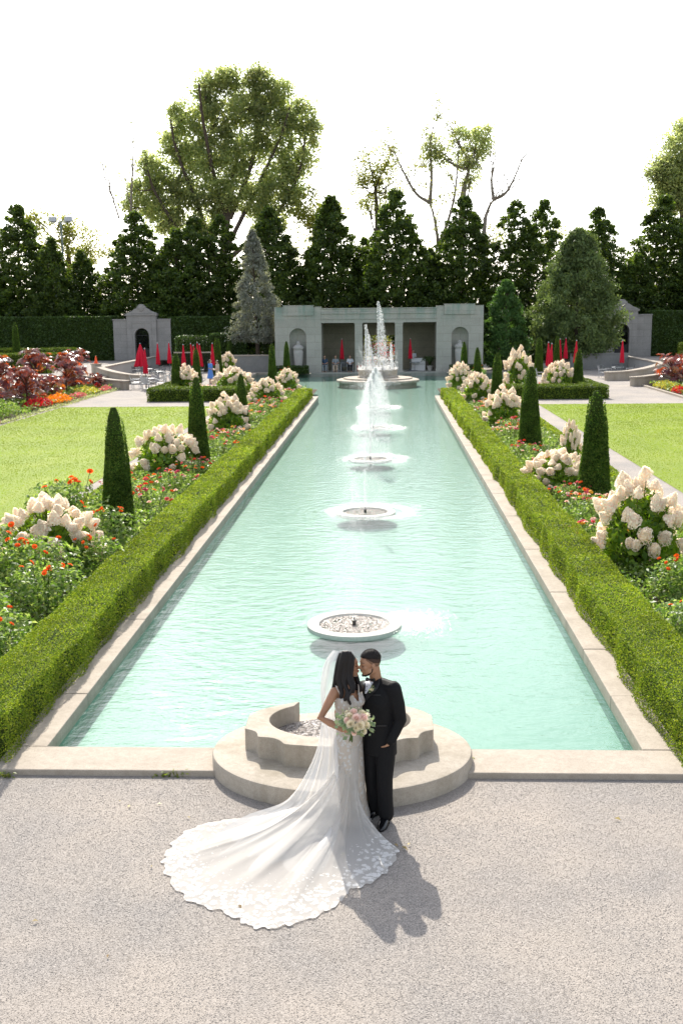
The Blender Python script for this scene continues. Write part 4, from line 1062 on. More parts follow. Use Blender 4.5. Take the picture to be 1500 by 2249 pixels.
for (M, x, y, rx, ry, h, n, lab) in ((LEAF_RED, -18.0, 57.0, .62, 1.7, .62, 1100, 'bright red bedding clump on the left border edge'), (LEAF_ORG, -17.9, 60.2, .6, 1.8, .58, 1100, 'orange bedding clump beside the red clump, left border'), (LEAF_FL, -18.3, 52.2, .9, 1.8, .85, 1200, 'dark green leafy clump at the near left border'),
        (LEAF_PNK, -17.8, 63.8, .4, 1.6, .4, 500, 'low pink bedding beyond the orange clump, left'), (LEAF_YG, -18.2, 66.8, .8, 2.2, .5, 900, 'lime yellow bedding clump, left border'), (LEAF_PNK, -17.7, 70.0, .35, 1.2, .35, 350, 'small pink clump near the left steps'), (LEAF_RED, -18.4, 70.6, .3, .6, .5, 250, 'small red clump by the left steps'), (LEAF_PNK, -17.6, 48.0, .5, 1.6, .4, 600, 'pinkish red bedding at the left picture edge'), (LEAF_FL, -18.9, 63.0, .6, 1.2, .9, 700, 'green leafy clump under the tall castor plant'),
        (LEAF_YG, 18.1, 68.3, .75, 2.3, .5, 1000, 'lime yellow bedding clump, right border'), (LEAF_RED, 17.9, 64.4, .45, 1.6, .45, 700, 'red bedding clump at the right picture edge'), (LEAF_ORG, 18.7, 65.0, .5, 1.6, .55, 700, 'orange bedding behind the right red clump'), (LEAF_PNK, 17.8, 72.0, .35, .8, .4, 300, 'small pink clump by the right steps'), (LEAF_FL, 18.2, 73.0, .4, .6, .6, 300, 'green tuft against the right curved wall')):
    clump(M, x, y, rx, ry, h, n, lab)
mb = MB(); mb.box(17.15, 17.32, 40, 73.2, -.05, .12); tag(mb.build('border_kerb', M_KERB, bevel=.01), 'pale stone kerb of the right border', kind='structure')
# ---------------------------------------------------------------- trees
LEAF_ROW = m_leaf('dark_tree_leaf', [(.032, .06, .016), (.055, .095, .022), (.09, .14, .028), (.14, .185, .04)], .45, .42, .35, .35, (1, 1, .35))
LEAF_COT = m_leaf('hazy_cottonwood_leaf', [(.19, .24, .11), (.26, .31, .14), (.34, .38, .17), (.44, .44, .18)], .62, .42, .35, .25, (1, 1, .75))  # haze and flare painted into the leaves: colours raised paler and greyer
LEAF_LIGHT = m_leaf('pale_tree_leaf', [(.14, .17, .04), (.21, .235, .06), (.30, .28, .08)], .5, .45, .3, .3, (1, 1, .5))
LEAF_SILVER = m_leaf('grey_conifer_needle', [(.19, .205, .18), (.26, .275, .245), (.34, .35, .31)], .25, .6, .25, .8)
LEAF_CEDAR = m_leaf('cedar_needle', [(.085, .13, .05), (.13, .185, .07), (.19, .245, .09)], .3, .55, .3, .6)
LEAF_CON = m_leaf('green_conifer_needle', [(.05, .12, .03), (.08, .165, .045), (.12, .21, .06)], .32, .55, .3, .6)


def clumped(C, R, npl, leaf, mat, name, parent, asp=.6, up=None, nb=.3):
    """leaves gathered round clump centres C with radii R"""
    k = len(C); n = npl if np.ndim(npl) else np.full(k, npl)
    idx = np.repeat(np.arange(k), n); m = len(idx)
    d = sph(m); q = RNG.uniform(0, 1, m)**.45; P = C[idx]+d*(R[idx]*q)[:, None]*np.array([1, 1, .8])
    V, Q = leaves(P, leaf, d+np.array([0, 0, .4]), nb, asp, .15, up); return big(name, V, Q, mat, parent)


def row_tree(seed, R0, H, ncl=560, twin=False):
    rr = np.random.default_rng(seed); t = thing('hornbeam_tree', 'x', 'tree', (0, 0, 0), 'dark pointed trees along the boundary')
    def prof(u): return R0*1.18*np.interp(u, [0, .3, .5, .68, .83, .94, 1], [1, 1, .90, .68, .42, .2, .06])
    u = 1-np.sqrt(rr.uniform(0, 1, ncl)); u = np.where(rr.uniform(0, 1, ncl) < .45, rr.uniform(0, 1, ncl), u); a = rr.uniform(0, 2*PI, ncl); q = rr.uniform(.25, .96, ncl)**.5
    r = prof(u)*q*(1+.07*np.sin(a*3+seed)); x = r*np.cos(a); y = r*np.sin(a); z = .9+u*(H-1.1)
    if twin: x = x+np.where(u > .55, np.where(rr.uniform(0, 1, ncl) < .5, -1, 1)*R0*.36*np.minimum(1, (u-.4)*2), 0)
    C = np.c_[x, y, z]; CRd = rr.uniform(.36, .70, ncl)*(1.08-.45*u)
    top = np.array([[0.0, 0, H-1.6], [.1, .05, H-1.0], [-.03, 0, H-.5]]) if not twin else np.array([[-R0*.4, 0, H-1.3], [R0*.35, 0, H-.8], [R0*.35, 0, H-1.8]])
    C = np.vstack([C, top]); CRd = np.r_[CRd, .65, .5, .35]
    clumped(C, CRd, 54, .27, LEAF_ROW, 'crown', t)
    nf = 8500; u2 = 1-np.sqrt(rr.uniform(0, 1, nf)); a2 = rr.uniform(0, 2*PI, nf); r2 = prof(u2)*.86*np.sqrt(rr.uniform(0, 1, nf))*(1+.12*np.sin(a2*3+seed))
    x2 = r2*np.cos(a2)+(np.where(u2 > .55, np.where(rr.uniform(0, 1, nf) < .5, -1, 1)*R0*.36*np.minimum(1, (u2-.4)*2), 0) if twin else 0); V2, Q2 = leaves(np.c_[x2, r2*np.sin(a2), .6+u2*(H-1.2)], .36, None, 0, .6, .15)
    cr_ = [c for c in t.children if c.name.startswith('crown')][0]; me_ = cr_.data; V1 = np.empty(len(me_.vertices)*3, np.float32); me_.vertices.foreach_get('co', V1); V1 = V1.reshape(-1, 3)
    bpy.data.objects.remove(cr_); bpy.data.meshes.remove(me_); VA = np.concatenate([V1, V2]); big('crown', VA, np.arange(len(VA)).reshape(-1, 4), LEAF_ROW, t)
    s = MB(); s.tube([(0, 0, 0), (.05, 0, H*.3), (0, .05, H*.6), (0, 0, H*.92)], [.2, .16, .1, .03], 8)
    for k in range(16):
        c = C[k*9]; s.tube(bez((0, 0, c[2]*.75), (c[0]*.5, c[1]*.5, c[2]*.85), c, 5), [.07, .05, .04, .03, .02], 5)
    s.build('trunk', M_BARK, t); return t


rows = [row_tree(41, 3.4, 16.0), row_tree(42, 3.1, 15.0), row_tree(43, 3.5, 15.5, 560, True)]
TR = [(-22, 585, 0, 2.9, 'row tree cut by the left picture edge'), (35, 447, 0, 3.6, 'tall pointed dark tree nearest the left picture edge'), (110, 520, 1, 2.6, 'low dark tree left of the floodlight pole'), (178, 548, 1, 2.5, 'lowest dark tree just right of the floodlight pole'),
      (295, 462, 0, 3.5, 'dark pointed tree over the left stone gateway'), (385, 500, 1, 3.3, 'dark tree under the left half of the huge poplar'), (455, 470, 2, 3.6, 'dark double tree directly under the huge poplar'), (590, 450, 0, 3.3, 'dark tree behind the grey conifer'),
      (725, 428, 1, 3.5, 'dark tree over the left bay of the pavilion'), (800, 520, 1, 2.2, 'small dark tree filling the gap behind the pavilion roof'), (868, 412, 0, 3.3, 'dark pointed tree directly behind the big fountain'), (945, 545, 1, 2.2, 'low dark tree in the gap under the bare-branched tree'), (1020, 428, 0, 3.4, 'dark pointed tree over the right end of the pavilion'),
      (1165, 436, 2, 3.4, 'dark twin-topped tree above the small green conifer'), (1245, 560, 1, 2.6, 'low dark tree behind the big cedar'), (1315, 452, 0, 3.0, 'dark pointed tree standing just behind the cedar top'), (1400, 555, 1, 2.7, 'low dark tree above the right gateway'), (1462, 425, 0, 3.6, 'tall dark pointed tree nearest the right picture edge'), (1540, 500, 1, 3.2, 'dark tree cut by the right picture edge')]
first = set()
for i, (px, py, k, R_, lab) in enumerate(TR):
    Y = 110.5+1.6*math.sin(i*2.3); p = A(px, py, Y); H = float(p[2]); hk = (16.0, 15.0, 15.5)[k]; sc = (R_/3.1, R_/3.1, H/hk)
    if k not in first: first.add(k); o = rows[k]; o.location = (float(p[0]), Y, 0); o.scale = sc; o['label'] = lab; o.rotation_euler.z = i
    else: dup(rows[k], (float(p[0]), Y, 0), 0.0 if k == 2 else i*1.7, sc, lab)


def crown_from(blobs, Y, name, lab, mat, leaf, ncl, npl, trunk, clr=(.9, 1.9), depth=1.0, cat='tree', zb=0.0, bark=None, limbs=()):
    """crown given as picture-sized lobes (px, py, rx, ry) at distance Y"""
    m = Y/F_PX; base = A(trunk[0][0], trunk[0][1], Y); t = thing(name, lab, cat, (base[0], Y, zb)); Cs = []
    tot = sum(b[2]*b[3] for b in blobs)
    for (px, py, rx, ry) in blobs:
        n = max(3, int(ncl*rx*ry/tot)); d = sph(n)*(RNG.uniform(.1, 1, n)**.5)[:, None]; c = A(px, py, Y)
        Cs.append(c+d*np.array([rx*m, (rx+ry)*.5*m*depth, ry*m]))
    C = np.concatenate(Cs); R_ = RNG.uniform(*clr, len(C))
    if len(C) > 5000:      # loose leaves between the clumps of a big crown
        X = C[RNG.integers(0, len(C), 7000)]+RNG.normal(0, .9, (7000, 3)); C = np.concatenate([C, X]); R_ = np.r_[R_, np.full(7000, .3)]; npl = np.r_[np.full(len(R_)-7000, npl), np.full(7000, 2)].astype(int)
    clumped(C, R_, npl, leaf, mat, 'crown', t)
    s = MB(); limb_end = []
    P = [A(x, y, Y) for x, y in trunk]; P[0][2] = zb; rr = np.linspace(.55, .16, len(P)); s.tube(spline(P, 14), np.interp(np.linspace(0, 1, 14), np.linspace(0, 1, len(P)), rr), 9)
    for lb in limbs:
        S = spline([A(x, y, Y) for x, y in lb], 12); S[3:, 1] += np.linspace(0, RNG.normal(0, 2.2), 9); s.tube(S, np.linspace(.30, .09, 12), 8); P += list(S[3:])
    for i, (px, py, rx, ry) in enumerate(blobs):
        c = A(px, py, Y); k = min(range(len(P)), key=lambda q: np.linalg.norm(P[q]-c)+(100 if P[q][2] > c[2] else 0)); a = P[k]
        s.tube(bez(a, (a*.5+c*.5)+np.array([RNG.normal(0, .5), RNG.normal(0, .5), -.8]), c, 7), np.linspace(.15 if not limbs else .10, .04, 7), 6)
        for j in range(3):
            e = c+unit(RNG.normal(size=3))*np.array([rx, rx, ry])*m*.75; s.tube(bez(c*.6+a*.4, c, e, 5), np.linspace(.09, .03, 5), 5)
    s.build('trunk', bark or M_BARK, t); return t


crown_from([(505, 175, 36, 32), (560, 170, 32, 27), (455, 200, 32, 38), (610, 215, 36, 43), (540, 235, 51, 47), (655, 260, 36, 43), (688, 300, 15, 36), (470, 270, 51, 47), (400, 260, 30, 32), (590, 300, 51, 47), (655, 350, 36, 41), (385, 320, 38, 38), (440, 350, 47, 47), (520, 340, 47, 51), (610, 390, 43, 38), (340, 385, 34, 41), (400, 420, 38, 47), (335, 440, 36, 43), (480, 430, 51, 47), (560, 430, 47, 43), (640, 430, 30, 34), (370, 480, 38, 34), (450, 490, 43, 38), (590, 480, 43, 38), (318, 350, 13, 17), (298, 405, 15, 20), (290, 455, 18, 25)], 128, 'poplar_tree', 'huge light green poplar towering over the dark tree row', LEAF_COT, .33, 1300, 62, [(470, 720), (490, 560), (500, 470), (515, 360)], (.6, 1.5), .7, limbs=([(485, 590), (430, 440), (392, 330), (385, 270)], [(490, 560), (555, 430), (615, 310), (640, 240)], [(495, 540), (512, 380), (520, 260), (510, 185)], [(480, 610), (405, 520), (350, 430), (338, 380)], [(500, 570), (600, 480), (655, 385), (672, 300)], [(500, 500), (470, 380), (455, 270), (455, 205)], [(505, 480), (555, 350), (562, 240), (560, 175)]))
crown_from([(120, 500, 45, 45), (165, 520, 40, 45), (200, 545, 30, 40), (145, 565, 60, 50), (75, 475, 30, 40)], 132, 'pale_tree', 'pale yellow-green thin tree behind the floodlight pole', LEAF_LIGHT, .30, 85, 60, [(150, 700), (152, 600), (150, 540)], (.7, 1.5), .6)
crown_from([(700, 450, 42, 45), (680, 500, 30, 50), (655, 470, 25, 40), (735, 480, 25, 40)], 126, 'pale_tree', 'yellowish tree peeping between poplar and dark row', LEAF_LIGHT, .30, 50, 60, [(690, 700), (690, 560), (695, 500)], (.7, 1.4), .6)
crown_from([(815, 370, 46, 44), (855, 345, 30, 30), (800, 410, 36, 38), (850, 410, 34, 44), (810, 455, 34, 26)], 124, 'pale_tree', 'sparse pale tree left of the bare branched tree', LEAF_LIGHT, .26, 100, 42, [(835, 700), (830, 520), (825, 420)], (.6, 1.3), .6)
crown_from([(1500, 330, 45, 55), (1475, 390, 50, 45), (1520, 420, 50, 60), (1450, 370, 25, 35), (1510, 280, 20, 20), (1470, 440, 40, 30)], 122, 'poplar_tree', 'tall light green poplar at the right picture edge', LEAF_COT, .31, 340, 60, [(1500, 700), (1498, 560), (1497, 440)], (.8, 1.5), .8)
crown_from([(1215, 520, 26, 20), (1085, 520, 22, 26), (945, 560, 22, 24), (640, 560, 20, 30), (240, 560, 18, 30)], 128, 'pale_tree', 'thin bright foliage glimpsed through gaps of the dark row', LEAF_LIGHT, .28, 40, 50, [(950, 700), (950, 640), (950, 600)], (.8, 1.5), .6)

M_DEAD = m_plain('bare_branch_bark', (.22, .185, .145), .9, .15, .3, 3, .3)


def twigs(s, p, d, L, r, depth, tips, rr):
    e = p+d*L; mid = (p+e)/2+rr.normal(0, L*.05, 3); s.tube(bez(p, mid, e, 5), np.linspace(r, r*.62, 5), 5); tips.append(e)
    if depth == 0: return
    for k in range(2 if rr.uniform() < .6 else 3):
        nd = unit(d+rr.normal(0, .38, 3)*np.array([1, .7, 1])+np.array([0, 0, .22])); twigs(s, e if k < 2 else mid, nd, L*rr.uniform(.62, .85), r*.6, depth-1, tips, rr)


def bare_tree(lab, Y, limbs, depth, leafy, seed, zb=0, r0=.32):
    rr = np.random.default_rng(seed); b = A(*limbs[0][0], Y); t = thing('bare_tree', lab, 'tree', (b[0], Y, zb)); s = MB(); tips = []
    for li, path in enumerate(limbs):
        P = np.array([A(x, y, Y) for x, y in path]); P[1:, 1] += rr.normal(0, .6, len(P)-1)
        if li == 0: P[0][2] = zb
        S = spline(P, 16); r = np.linspace(r0 if li == 0 else r0*.62, .07, 16); s.tube(S, r, 7)
        for k in range(4, 16, 2):
            d = unit(S[k]-S[k-1]); nd = unit(d*.6+rr.normal(0, .5, 3)+np.array([0, 0, .6])); twigs(s, S[k], nd, rr.uniform(.9, 1.9), .055, depth, tips, rr)
        twigs(s, S[-1], unit(S[-1]-S[-2]), 1.6, .06, depth, tips, rr)
    s.build('trunk', M_DEAD, t)
    if leafy > 0:
        T = np.array(tips); T = T[rr.uniform(0, 1, len(T)) < leafy]; clumped(T, np.full(len(T), .55), 9, .24, LEAF_LIGHT, 'crown', t)


bare_tree('half bare pale tree with forked limbs above the pavilion', 122, [[(962, 700), (962, 560), (958, 500), (945, 445)], [(945, 445), (915, 425), (890, 385), (872, 345)], [(945, 445), (948, 380), (945, 320), (950, 285)], [(962, 540), (985, 480), (1000, 420), (1005, 350)]], 3, .35, 7)
bare_tree('bare curving branch tree rising right of the pavilion', 121, [[(1058, 700), (1062, 520), (1072, 460), (1084, 437)], [(1084, 437), (1105, 428), (1122, 405), (1138, 372)], [(1084, 437), (1082, 400), (1080, 370)]], 2, .0, 9)
bare_tree('leafless twiggy tree left of the huge poplar', 124, [[(288, 700), (288, 480), (287, 400), (290, 340)], [(262, 480), (250, 440), (240, 415)]], 3, .04, 12, r0=.16)
crown_from([(1045, 315, 44, 42), (1030, 350, 34, 36), (1068, 300, 26, 30), (1005, 305, 26, 24), (970, 340, 22, 36), (1035, 385, 24, 30), (945, 320, 22, 34)], 122.5, 'pale_tree', 'leafy yellow-green crown beside the half bare tree', LEAF_COT, .26, 105, 60, [(1012, 700), (1015, 460), (1030, 370)], (.5, 1.1), .6, bark=M_DEAD)


def conifer(name, lab, px, ptop, pbase, half, Y, mat, ncl, npl, leaf, prof, seed, lean=0):
    rr = np.random.default_rng(seed); top = A(px, ptop, Y); base = A(px, pbase, Y); H = top[2]; R0 = half*Y/F_PX; z0 = max(.0, base[2]-.0); t = thing(name, lab, 'tree', (top[0], Y, 0))
    u = rr.uniform(0, 1, ncl)**1.25; a = rr.uniform(0, 2*PI, ncl); r = R0*np.interp(u, prof[0], prof[1])*(1+.17*np.sin(a*4+u*9)+.13*np.sin(u*29+a*2)+.08*np.sin(a*11+u*50))*rr.uniform(.35, 1, ncl)**.4
    C = np.c_[top[0]+r*np.cos(a)+lean*(1-u), Y+r*np.sin(a), z0+u*(H-z0-.25)]; cr = R0*(.11+.12*(1-u))*rr.uniform(.6, 1.5, ncl)
    clumped(C, cr, npl, leaf, mat, 'crown', t, .35, (0, 0, .5), .5)
    s = MB(); s.tube([(top[0]+lean, Y, 0), (top[0]+lean*.5, Y, H*.5), (top[0], Y, H*.93)], [.2, .13, .03], 8)
    for k in range(24):
        c = C[k*(ncl//24)]; s.tube(bez((top[0]+lean*.5, Y, c[2]*.9), ((c[0]+top[0])/2, (c[1]+Y)/2, c[2]*.93), c, 4), [.06, .045, .03, .02], 5)
    s.build('trunk', M_BARK, t)


conifer('grey_conifer', 'tall grey-blue conifer standing left of the pavilion', 553, 500, 745, 50, 94, LEAF_SILVER, 420, 48, .24, ([0, .15, .4, .7, .9, 1], [.95, 1.0, .78, .45, .25, .04]), 51, .3)
conifer('green_conifer', 'small bushy green conifer beside the right end of the pavilion', 1112, 610, 800, 46, 92.5, LEAF_CON, 420, 50, .26, ([0, .2, .5, .8, 1], [.8, 1.0, .92, .55, .08]), 52)
conifer('cedar_tree', 'broad dark green cedar before the right gateway', 1272, 500, 770, 88, 94, LEAF_CEDAR, 820, 60, .30, ([0, .1, .25, .5, .75, .92, 1], [.6, .9, 1.0, .82, .52, .28, .05]), 53)

# foliage glowing beyond the pavilion doorway
t = thing('garden_shrub', 'bright shrubs seen through the doorway behind the fountain jets', 'bush', (0, 97, 0)); C = np.c_[RNG.uniform(-2.2, 2.2, 40), RNG.uniform(96, 98, 40), RNG.uniform(.3, 3.2, 40)]
clumped(C, np.full(40, .5), 60, .16, LEAF_LIGHT, 'foliage', t); C = np.c_[RNG.uniform(-1, 1.5, 14), RNG.uniform(95.6, 96.4, 14), RNG.uniform(.3, 2.2, 14)]; clumped(C, np.full(14, .4), 40, .14, LEAF_RED, 'flowers', t)

# ---------------------------------------------------------------- floodlight pole
p = A(134, 487, 110); t = thing('floodlight_pole', 'tall thin pole with two floodlights above the left trees', 'light pole', (p[0], 110, .55)); M_POLE = m_plain('pole_paint', (.16, .20, .19), .5, .4, .15, 3); zt = float(p[2]); x = float(p[0])
s = MB(); s.tube([(x, 110, .5), (x, 110, zt)], [.13, .08], 10); s.build('pole', M_POLE, t, smooth=True)
s = MB(); s.tube([(x-.95, 110, zt), (x+.95, 110, zt)], .05, 8); s.lathe([(.12, -.7), (.14, -.6), (.14, -.3), (.1, -.25)], (x, 109.9, zt), 10); s.build('crossbar', M_POLE, t)
M_LAMP = m_plain('floodlight_glass', (.45, .47, .5), .25, .5, .1, 5)
for sg in (-1, 1):
    s = MB(); s.box(x+sg*.8-.38, x+sg*.8+.38, 109.7, 110.05, zt+.05, zt+.52, .1*sg); s.build('floodlight', M_LAMP, t, bevel=.05)

# ---------------------------------------------------------------- parasols, tables, chairs
M_RED = m_plain('parasol_canvas', (.52, .012, .035), .8, .2, .12, 5); M_ALU = m_plain('chair_metal', (.40, .41, .42), .45, .5, .15, 12, **{'Metallic': .5}); M_TABLE = m_plain('table_top', (.30, .33, .35), .4, .5, .15, 10); M_DKCH = m_plain('dark_chair_mesh', (.09, .105, .115), .6, .4, .2, 15)


def parasol(r0, r1, L=1.62, seed=0):
    t = thing('parasol', 'x', 'parasol', (0, 0, 0), 'closed red parasols'); H = 2.65; k = 48; a = np.arange(k)*2*PI/k; V = []; Z = np.linspace(0, 1, 12)
    for u in Z:
        r = r0*.16+(r1-r0*.16)*u**.85*(1-.12*math.sin(u*7+seed)); amp = .32*u; R_ = r*(1+amp*np.cos(a*8+seed+u)); V.append(np.c_[R_*np.cos(a), R_*np.sin(a), np.full(k, H-u*L)+.05*u*np.cos(a*8+seed)])
    F = [(i*k+j, (i+1)*k+j, (i+1)*k+(j+1) % k, i*k+(j+1) % k) for i in range(11) for j in range(k)]+[tuple(range(k))]
    m = MB(); m.add(np.concatenate(V), F); m.build('canopy', M_RED, t, smooth=True)
    m = MB(); m.tube([(0, 0, 0), (0, 0, H-.05)], .025, 8); m.build('pole', M_DKCH, t); m = MB(); m.lathe([(.03, H-.02), (.05, H+.02), (.02, H+.08)], (0, 0, 0), 10); m.build('finial', M_ALU, t)
    m = MB(); m.lathe([(.26, 0), (.26, .05), (.05, .09), (.04, .3)], (0, 0, 0), 16); m.build('base', M_DKCH, t, smooth=True); return t


pars = [parasol(.2, .155, 1.6, 1), parasol(.25, .46, 1.72, 2)]
PS = [(-18.4, 83.8, 1, (0, 0), 'half open red parasol, the widest of the left group'), (-15.4, 71.8, 0, (0, 0), 'closed red parasol standing at the nearest table on the left'), (-17.2, 84.5, 0, (0, 0), 'closed red parasol between the half open one and the rounded bush'), (-16.7, 86.5, 0, (0, 0), 'closed red parasol in front of the rounded dark bush'),
      (A(403, 780, 80)[0], 80, 0, (0, 0), 'closed red parasol just right of the left corner yew'), (A(427, 780, 83)[0], 83, 0, (0, -.1), 'leaning red parasol behind the half hidden yew'), (A(436, 790, 79)[0], 79, 0, (0, -.13), 'leaning red parasol nearest the women'), (A(434, 780, 85)[0], 85, 0, (0, 0), 'upright red parasol behind the leaning ones'), (A(443, 790, 81)[0], 81, 0, (0, -.05), 'red parasol right of the leaning pair'), (A(467, 790, 83)[0], 83, 0, (0, 0), 'single red parasol behind the woman in blue'),
      (A(751, 770, 91.3)[0], 91.3, 0, (0, 0), 'closed red parasol in the left bay of the pavilion'), (A(901, 770, 91)[0], 91, 0, (0, 0), 'closed red parasol beside the white counter in the right bay'),
      (11.75, 75.2, 0, (0, .06), 'red parasol, front of the pair left of the far yew, right side'), (A(1204, 780, 78)[0], 78, 0, (0, 0), 'red parasol, rear of the pair left of the far yew, right side'), (A(1232, 780, 86)[0], 86.6, 0, (0, 0), 'red parasol immediately right of the slim yew, right side'), (A(1242, 780, 89)[0], 89, 0, (0, 0), 'tallest red parasol in the right group'), (A(1263, 780, 82)[0], 82, 0, (0, .03), 'red parasol half hidden by the right corner yew'), (18.05, 81.5, 0, (0, 0), 'lone red parasol at the table near the right curved steps')]
for i, (x, y, k, tilt, lab) in enumerate(PS):
    if i < 2: o = pars[1-i]; o.location = (x, y, 0); o['label'] = lab
    else: o = dup(pars[k], (x, y, .02 if y > P3 and abs(x) < 5 else 0), i*.9, None, lab)
    o.rotation_euler = (tilt[0], tilt[1], i*.9 if tilt == (0, 0) else 0)


def chair(mat, nm):
    t = thing('garden_chair', 'x', 'chair', (0, 0, 0), nm); s = MB(); w, d = .25, .24
    for sg in (-1, 1):
        s2 = MB(); s2.bar((sg*w, -d, 0), (sg*w, -d, .64), .03); s2.build('leg', M_ALU, t); s2 = MB(); s2.bar((sg*w, d+.06, 0), (sg*w, d, .45), .03); s2.build('leg', M_ALU, t)
        a = MB(); a.bar((sg*w, -d-.02, .655), (sg*w, d+.04, .655), .04, .025); a.build('armrest', M_ALU, t)
    for k in range(7): s.box(-w, w, -d+.07*k, -d+.05+.07*k, .43, .45)
    s.build('seat', mat, t); b = MB()
    for k in range(7): b.bar((-w, d+.01+.014*k, .5+.06*k), (w, d+.01+.014*k, .5+.06*k), .014, .042)
    for sg in (-1, 1): b.bar((sg*w, d, .43), (sg*w, d+.11, .94), .03)
    b.build('backrest', mat, t); return t


def table():
    t = thing('garden_table', 'x', 'table', (0, 0, 0), 'round garden tables'); s = MB(); s.lathe([(.45, .70), (.46, .725), (.45, .735)], (0, 0, 0), 28); s.build('tabletop', M_TABLE, t); s = MB(); s.lathe([(.05, .08), (.04, .70)], (0, 0, 0), 12); s.build('pedestal', M_ALU, t)
    s = MB()
    for k in range(3): s.bar((0, 0, .06), (.32*math.cos(k*2.1), .32*math.sin(k*2.1), .02), .05, .04)
    s.build('feet', M_ALU, t); return t


ch = chair(M_ALU, 'metal chairs round the garden tables'); chd = chair(M_DKCH, 'metal chairs round the garden tables'); tb = table()
TBS = [(-15.2, 71.6, 'round table at the nearest red parasol on the left, by the steps'), (-18.0, 84.1, 'round table under the half open red parasol'), (-16.4, 80.2, 'dark round table behind the nearest left table'), (-14.6, 83.5, 'round table among the leaning parasols'), (17.7, 81.2, 'round table at the lone parasol near the right steps'), (12.2, 76.2, 'round table behind the right corner yew'), (-3.2, 91.2, 'small round table in the left bay of the pavilion'), (3.0, 91.2, 'small round table in the right bay of the pavilion')]
for i, (x, y, lab) in enumerate(TBS):
    z = .02 if y > 90 and abs(x) < 5 else 0
    if i == 0: tb.location = (x, y, z); tb['label'] = lab; continue
    dup(tb, (x, y, z), i, None, lab)
nfirst = 0
WHERE = ['on its near side', 'on its left', 'on its far side', 'on its right']; TNAME = ['the nearest left table', 'the half open parasol table', 'the dark table behind the nearest left one', 'the table among leaning parasols', 'the table near the right steps', 'the table behind the right corner yew']
uc = {0: False, 1: False}
for i, (x, y, lab) in enumerate(TBS[:6]):
    for k, a in enumerate((-PI/2, PI, PI/2, 0)):
        aa = a+.25*math.sin(i*3+k*2); px_, py_ = x+.85*math.cos(aa), y+.85*math.sin(aa); rz = aa-PI/2+PI+.2*math.sin(k+i); rz = aa+PI/2+PI; kk = 0 if i in (0, 5) else 1
        l2 = ('light metal' if kk == 0 else 'dark metal')+' chair at %s, %s' % (TNAME[i], WHERE[k]); src = (ch, chd)[kk]
        if not uc[kk]: uc[kk] = True; src.location = (px_, py_, 0); src.rotation_euler.z = rz; src['label'] = l2
        else: dup(src, (px_, py_, 0), rz, None, l2)
CH2 = [(-13.6, 72.6, .8, 'light metal chair pulled away right of the nearest left table'), (-13.7, 73.6, 2.4, 'light metal chair behind the one pulled away, left'), (-14.1, 76.5, 1.4, 'light metal chair half way to the dark table'), (-16.2, 72.6, -1.2, 'light metal chair in front of the left curved wall'), (16.3, 79.6, 1.2, 'light metal lounge chair left of the table near the right steps')]
for x, y, a, lab in CH2: dup(ch, (x, y, 0), a, None, lab)
SEATX = [(A(713, 800, 90.5)[0], 'under the man at the left pillar'), (A(737, 800, 90.5)[0], 'under the woman reading'), (A(769, 800, 90.5)[0], 'under the man in pale shirt'), (A(789, 800, 90.5)[0], 'under the woman in red skirt'), (A(756, 800, 90.8)[0], 'empty between the seated people')]
for x, lab in SEATX: dup(chd, (x, 90.55, .02), 0, None, 'dark chair in the pavilion, '+lab)

# cone, counter, potted fern, utility box
t = thing('traffic_cone', 'orange traffic cone on the pier of the left curved steps', 'cone', (-21.0, 80.4, 1.34)); M_ORG = m_plain('cone_plastic', (.80, .09, .015), .5, .4, .08, 10); c = (-21.0, 80.4, 1.34); s = MB(); s.lathe([(.13, .03), (.035, .55), (.02, .56)], c, 18); s.build('body', M_ORG, t, smooth=True); s = MB(); s.box(c[0]-.19, c[0]+.19, c[1]-.19, c[1]+.19, 1.34, 1.37); s.build('base', M_ORG, t)
M_WHITE = m_plain('white_paint', (.66, .67, .67), .6, .3, .06, 6)
x0, x1 = float(A(904, 800, 91.6)[0]), float(A(934, 800, 91.6)[0]); t = thing('bar_counter', 'white counter standing in the right bay of the pavilion', 'counter', (x0, 91.6, .02)); s = MB(); s.box(x0, x1, 91.6, 92.2, .02, 1.0); s.build('front', M_WHITE, t, bevel=.01); s = MB(); s.box(x0-.05, x1+.05, 91.55, 92.25, 1.003, 1.06); s.build('top', M_WHITE, t, bevel=.01); s = MB(); s.box(x0+.04, x1-.04, 91.58, 91.597, .55, .57); s.build('rail', M_DKCH, t)
xf = float(A(944, 800, 91.2)[0]); t = thing('potted_fern', 'dark potted fern at the right pillar of the pavilion', 'potted plant', (xf, 91.2, .02)); s = MB(); s.lathe([(.17, .02), (.26, .42), (.28, .45), (.24, .45)], (xf, 91.2, 0), 20); s.build('pot', M_CLAY, t, smooth=True)
n = 700; a = RNG.uniform(0, 2*PI, n); q = RNG.uniform(0, 1, n); r = .72*q; P = np.c_[xf+r*np.cos(a), 91.2+r*np.sin(a), .5+.75*np.sin(q*2.6)*RNG.uniform(.6, 1, n)]; V, Q = leaves(P, .14, np.c_[np.cos(a), np.sin(a), np.ones(n)], 1, .3, .1); big('fronds', V, Q, LEAF_DARKHEDGE, t)
p = A(1112, 812, 92); t = thing('utility_cabinet', 'pale grey cabinet beside the right end of the pavilion', 'cabinet', (p[0], 92, 0)); s = MB(); x = float(p[0]); s.box(x-.42, x+.42, 92, 92.6, 0, 1.3); s.build('body', M_DARKWALL, t, bevel=.02); s = MB(); s.box(x-.48, x+.48, 91.94, 92.66, 1.303, 1.42); s.build('lid', M_DARKWALL, t, bevel=.03)
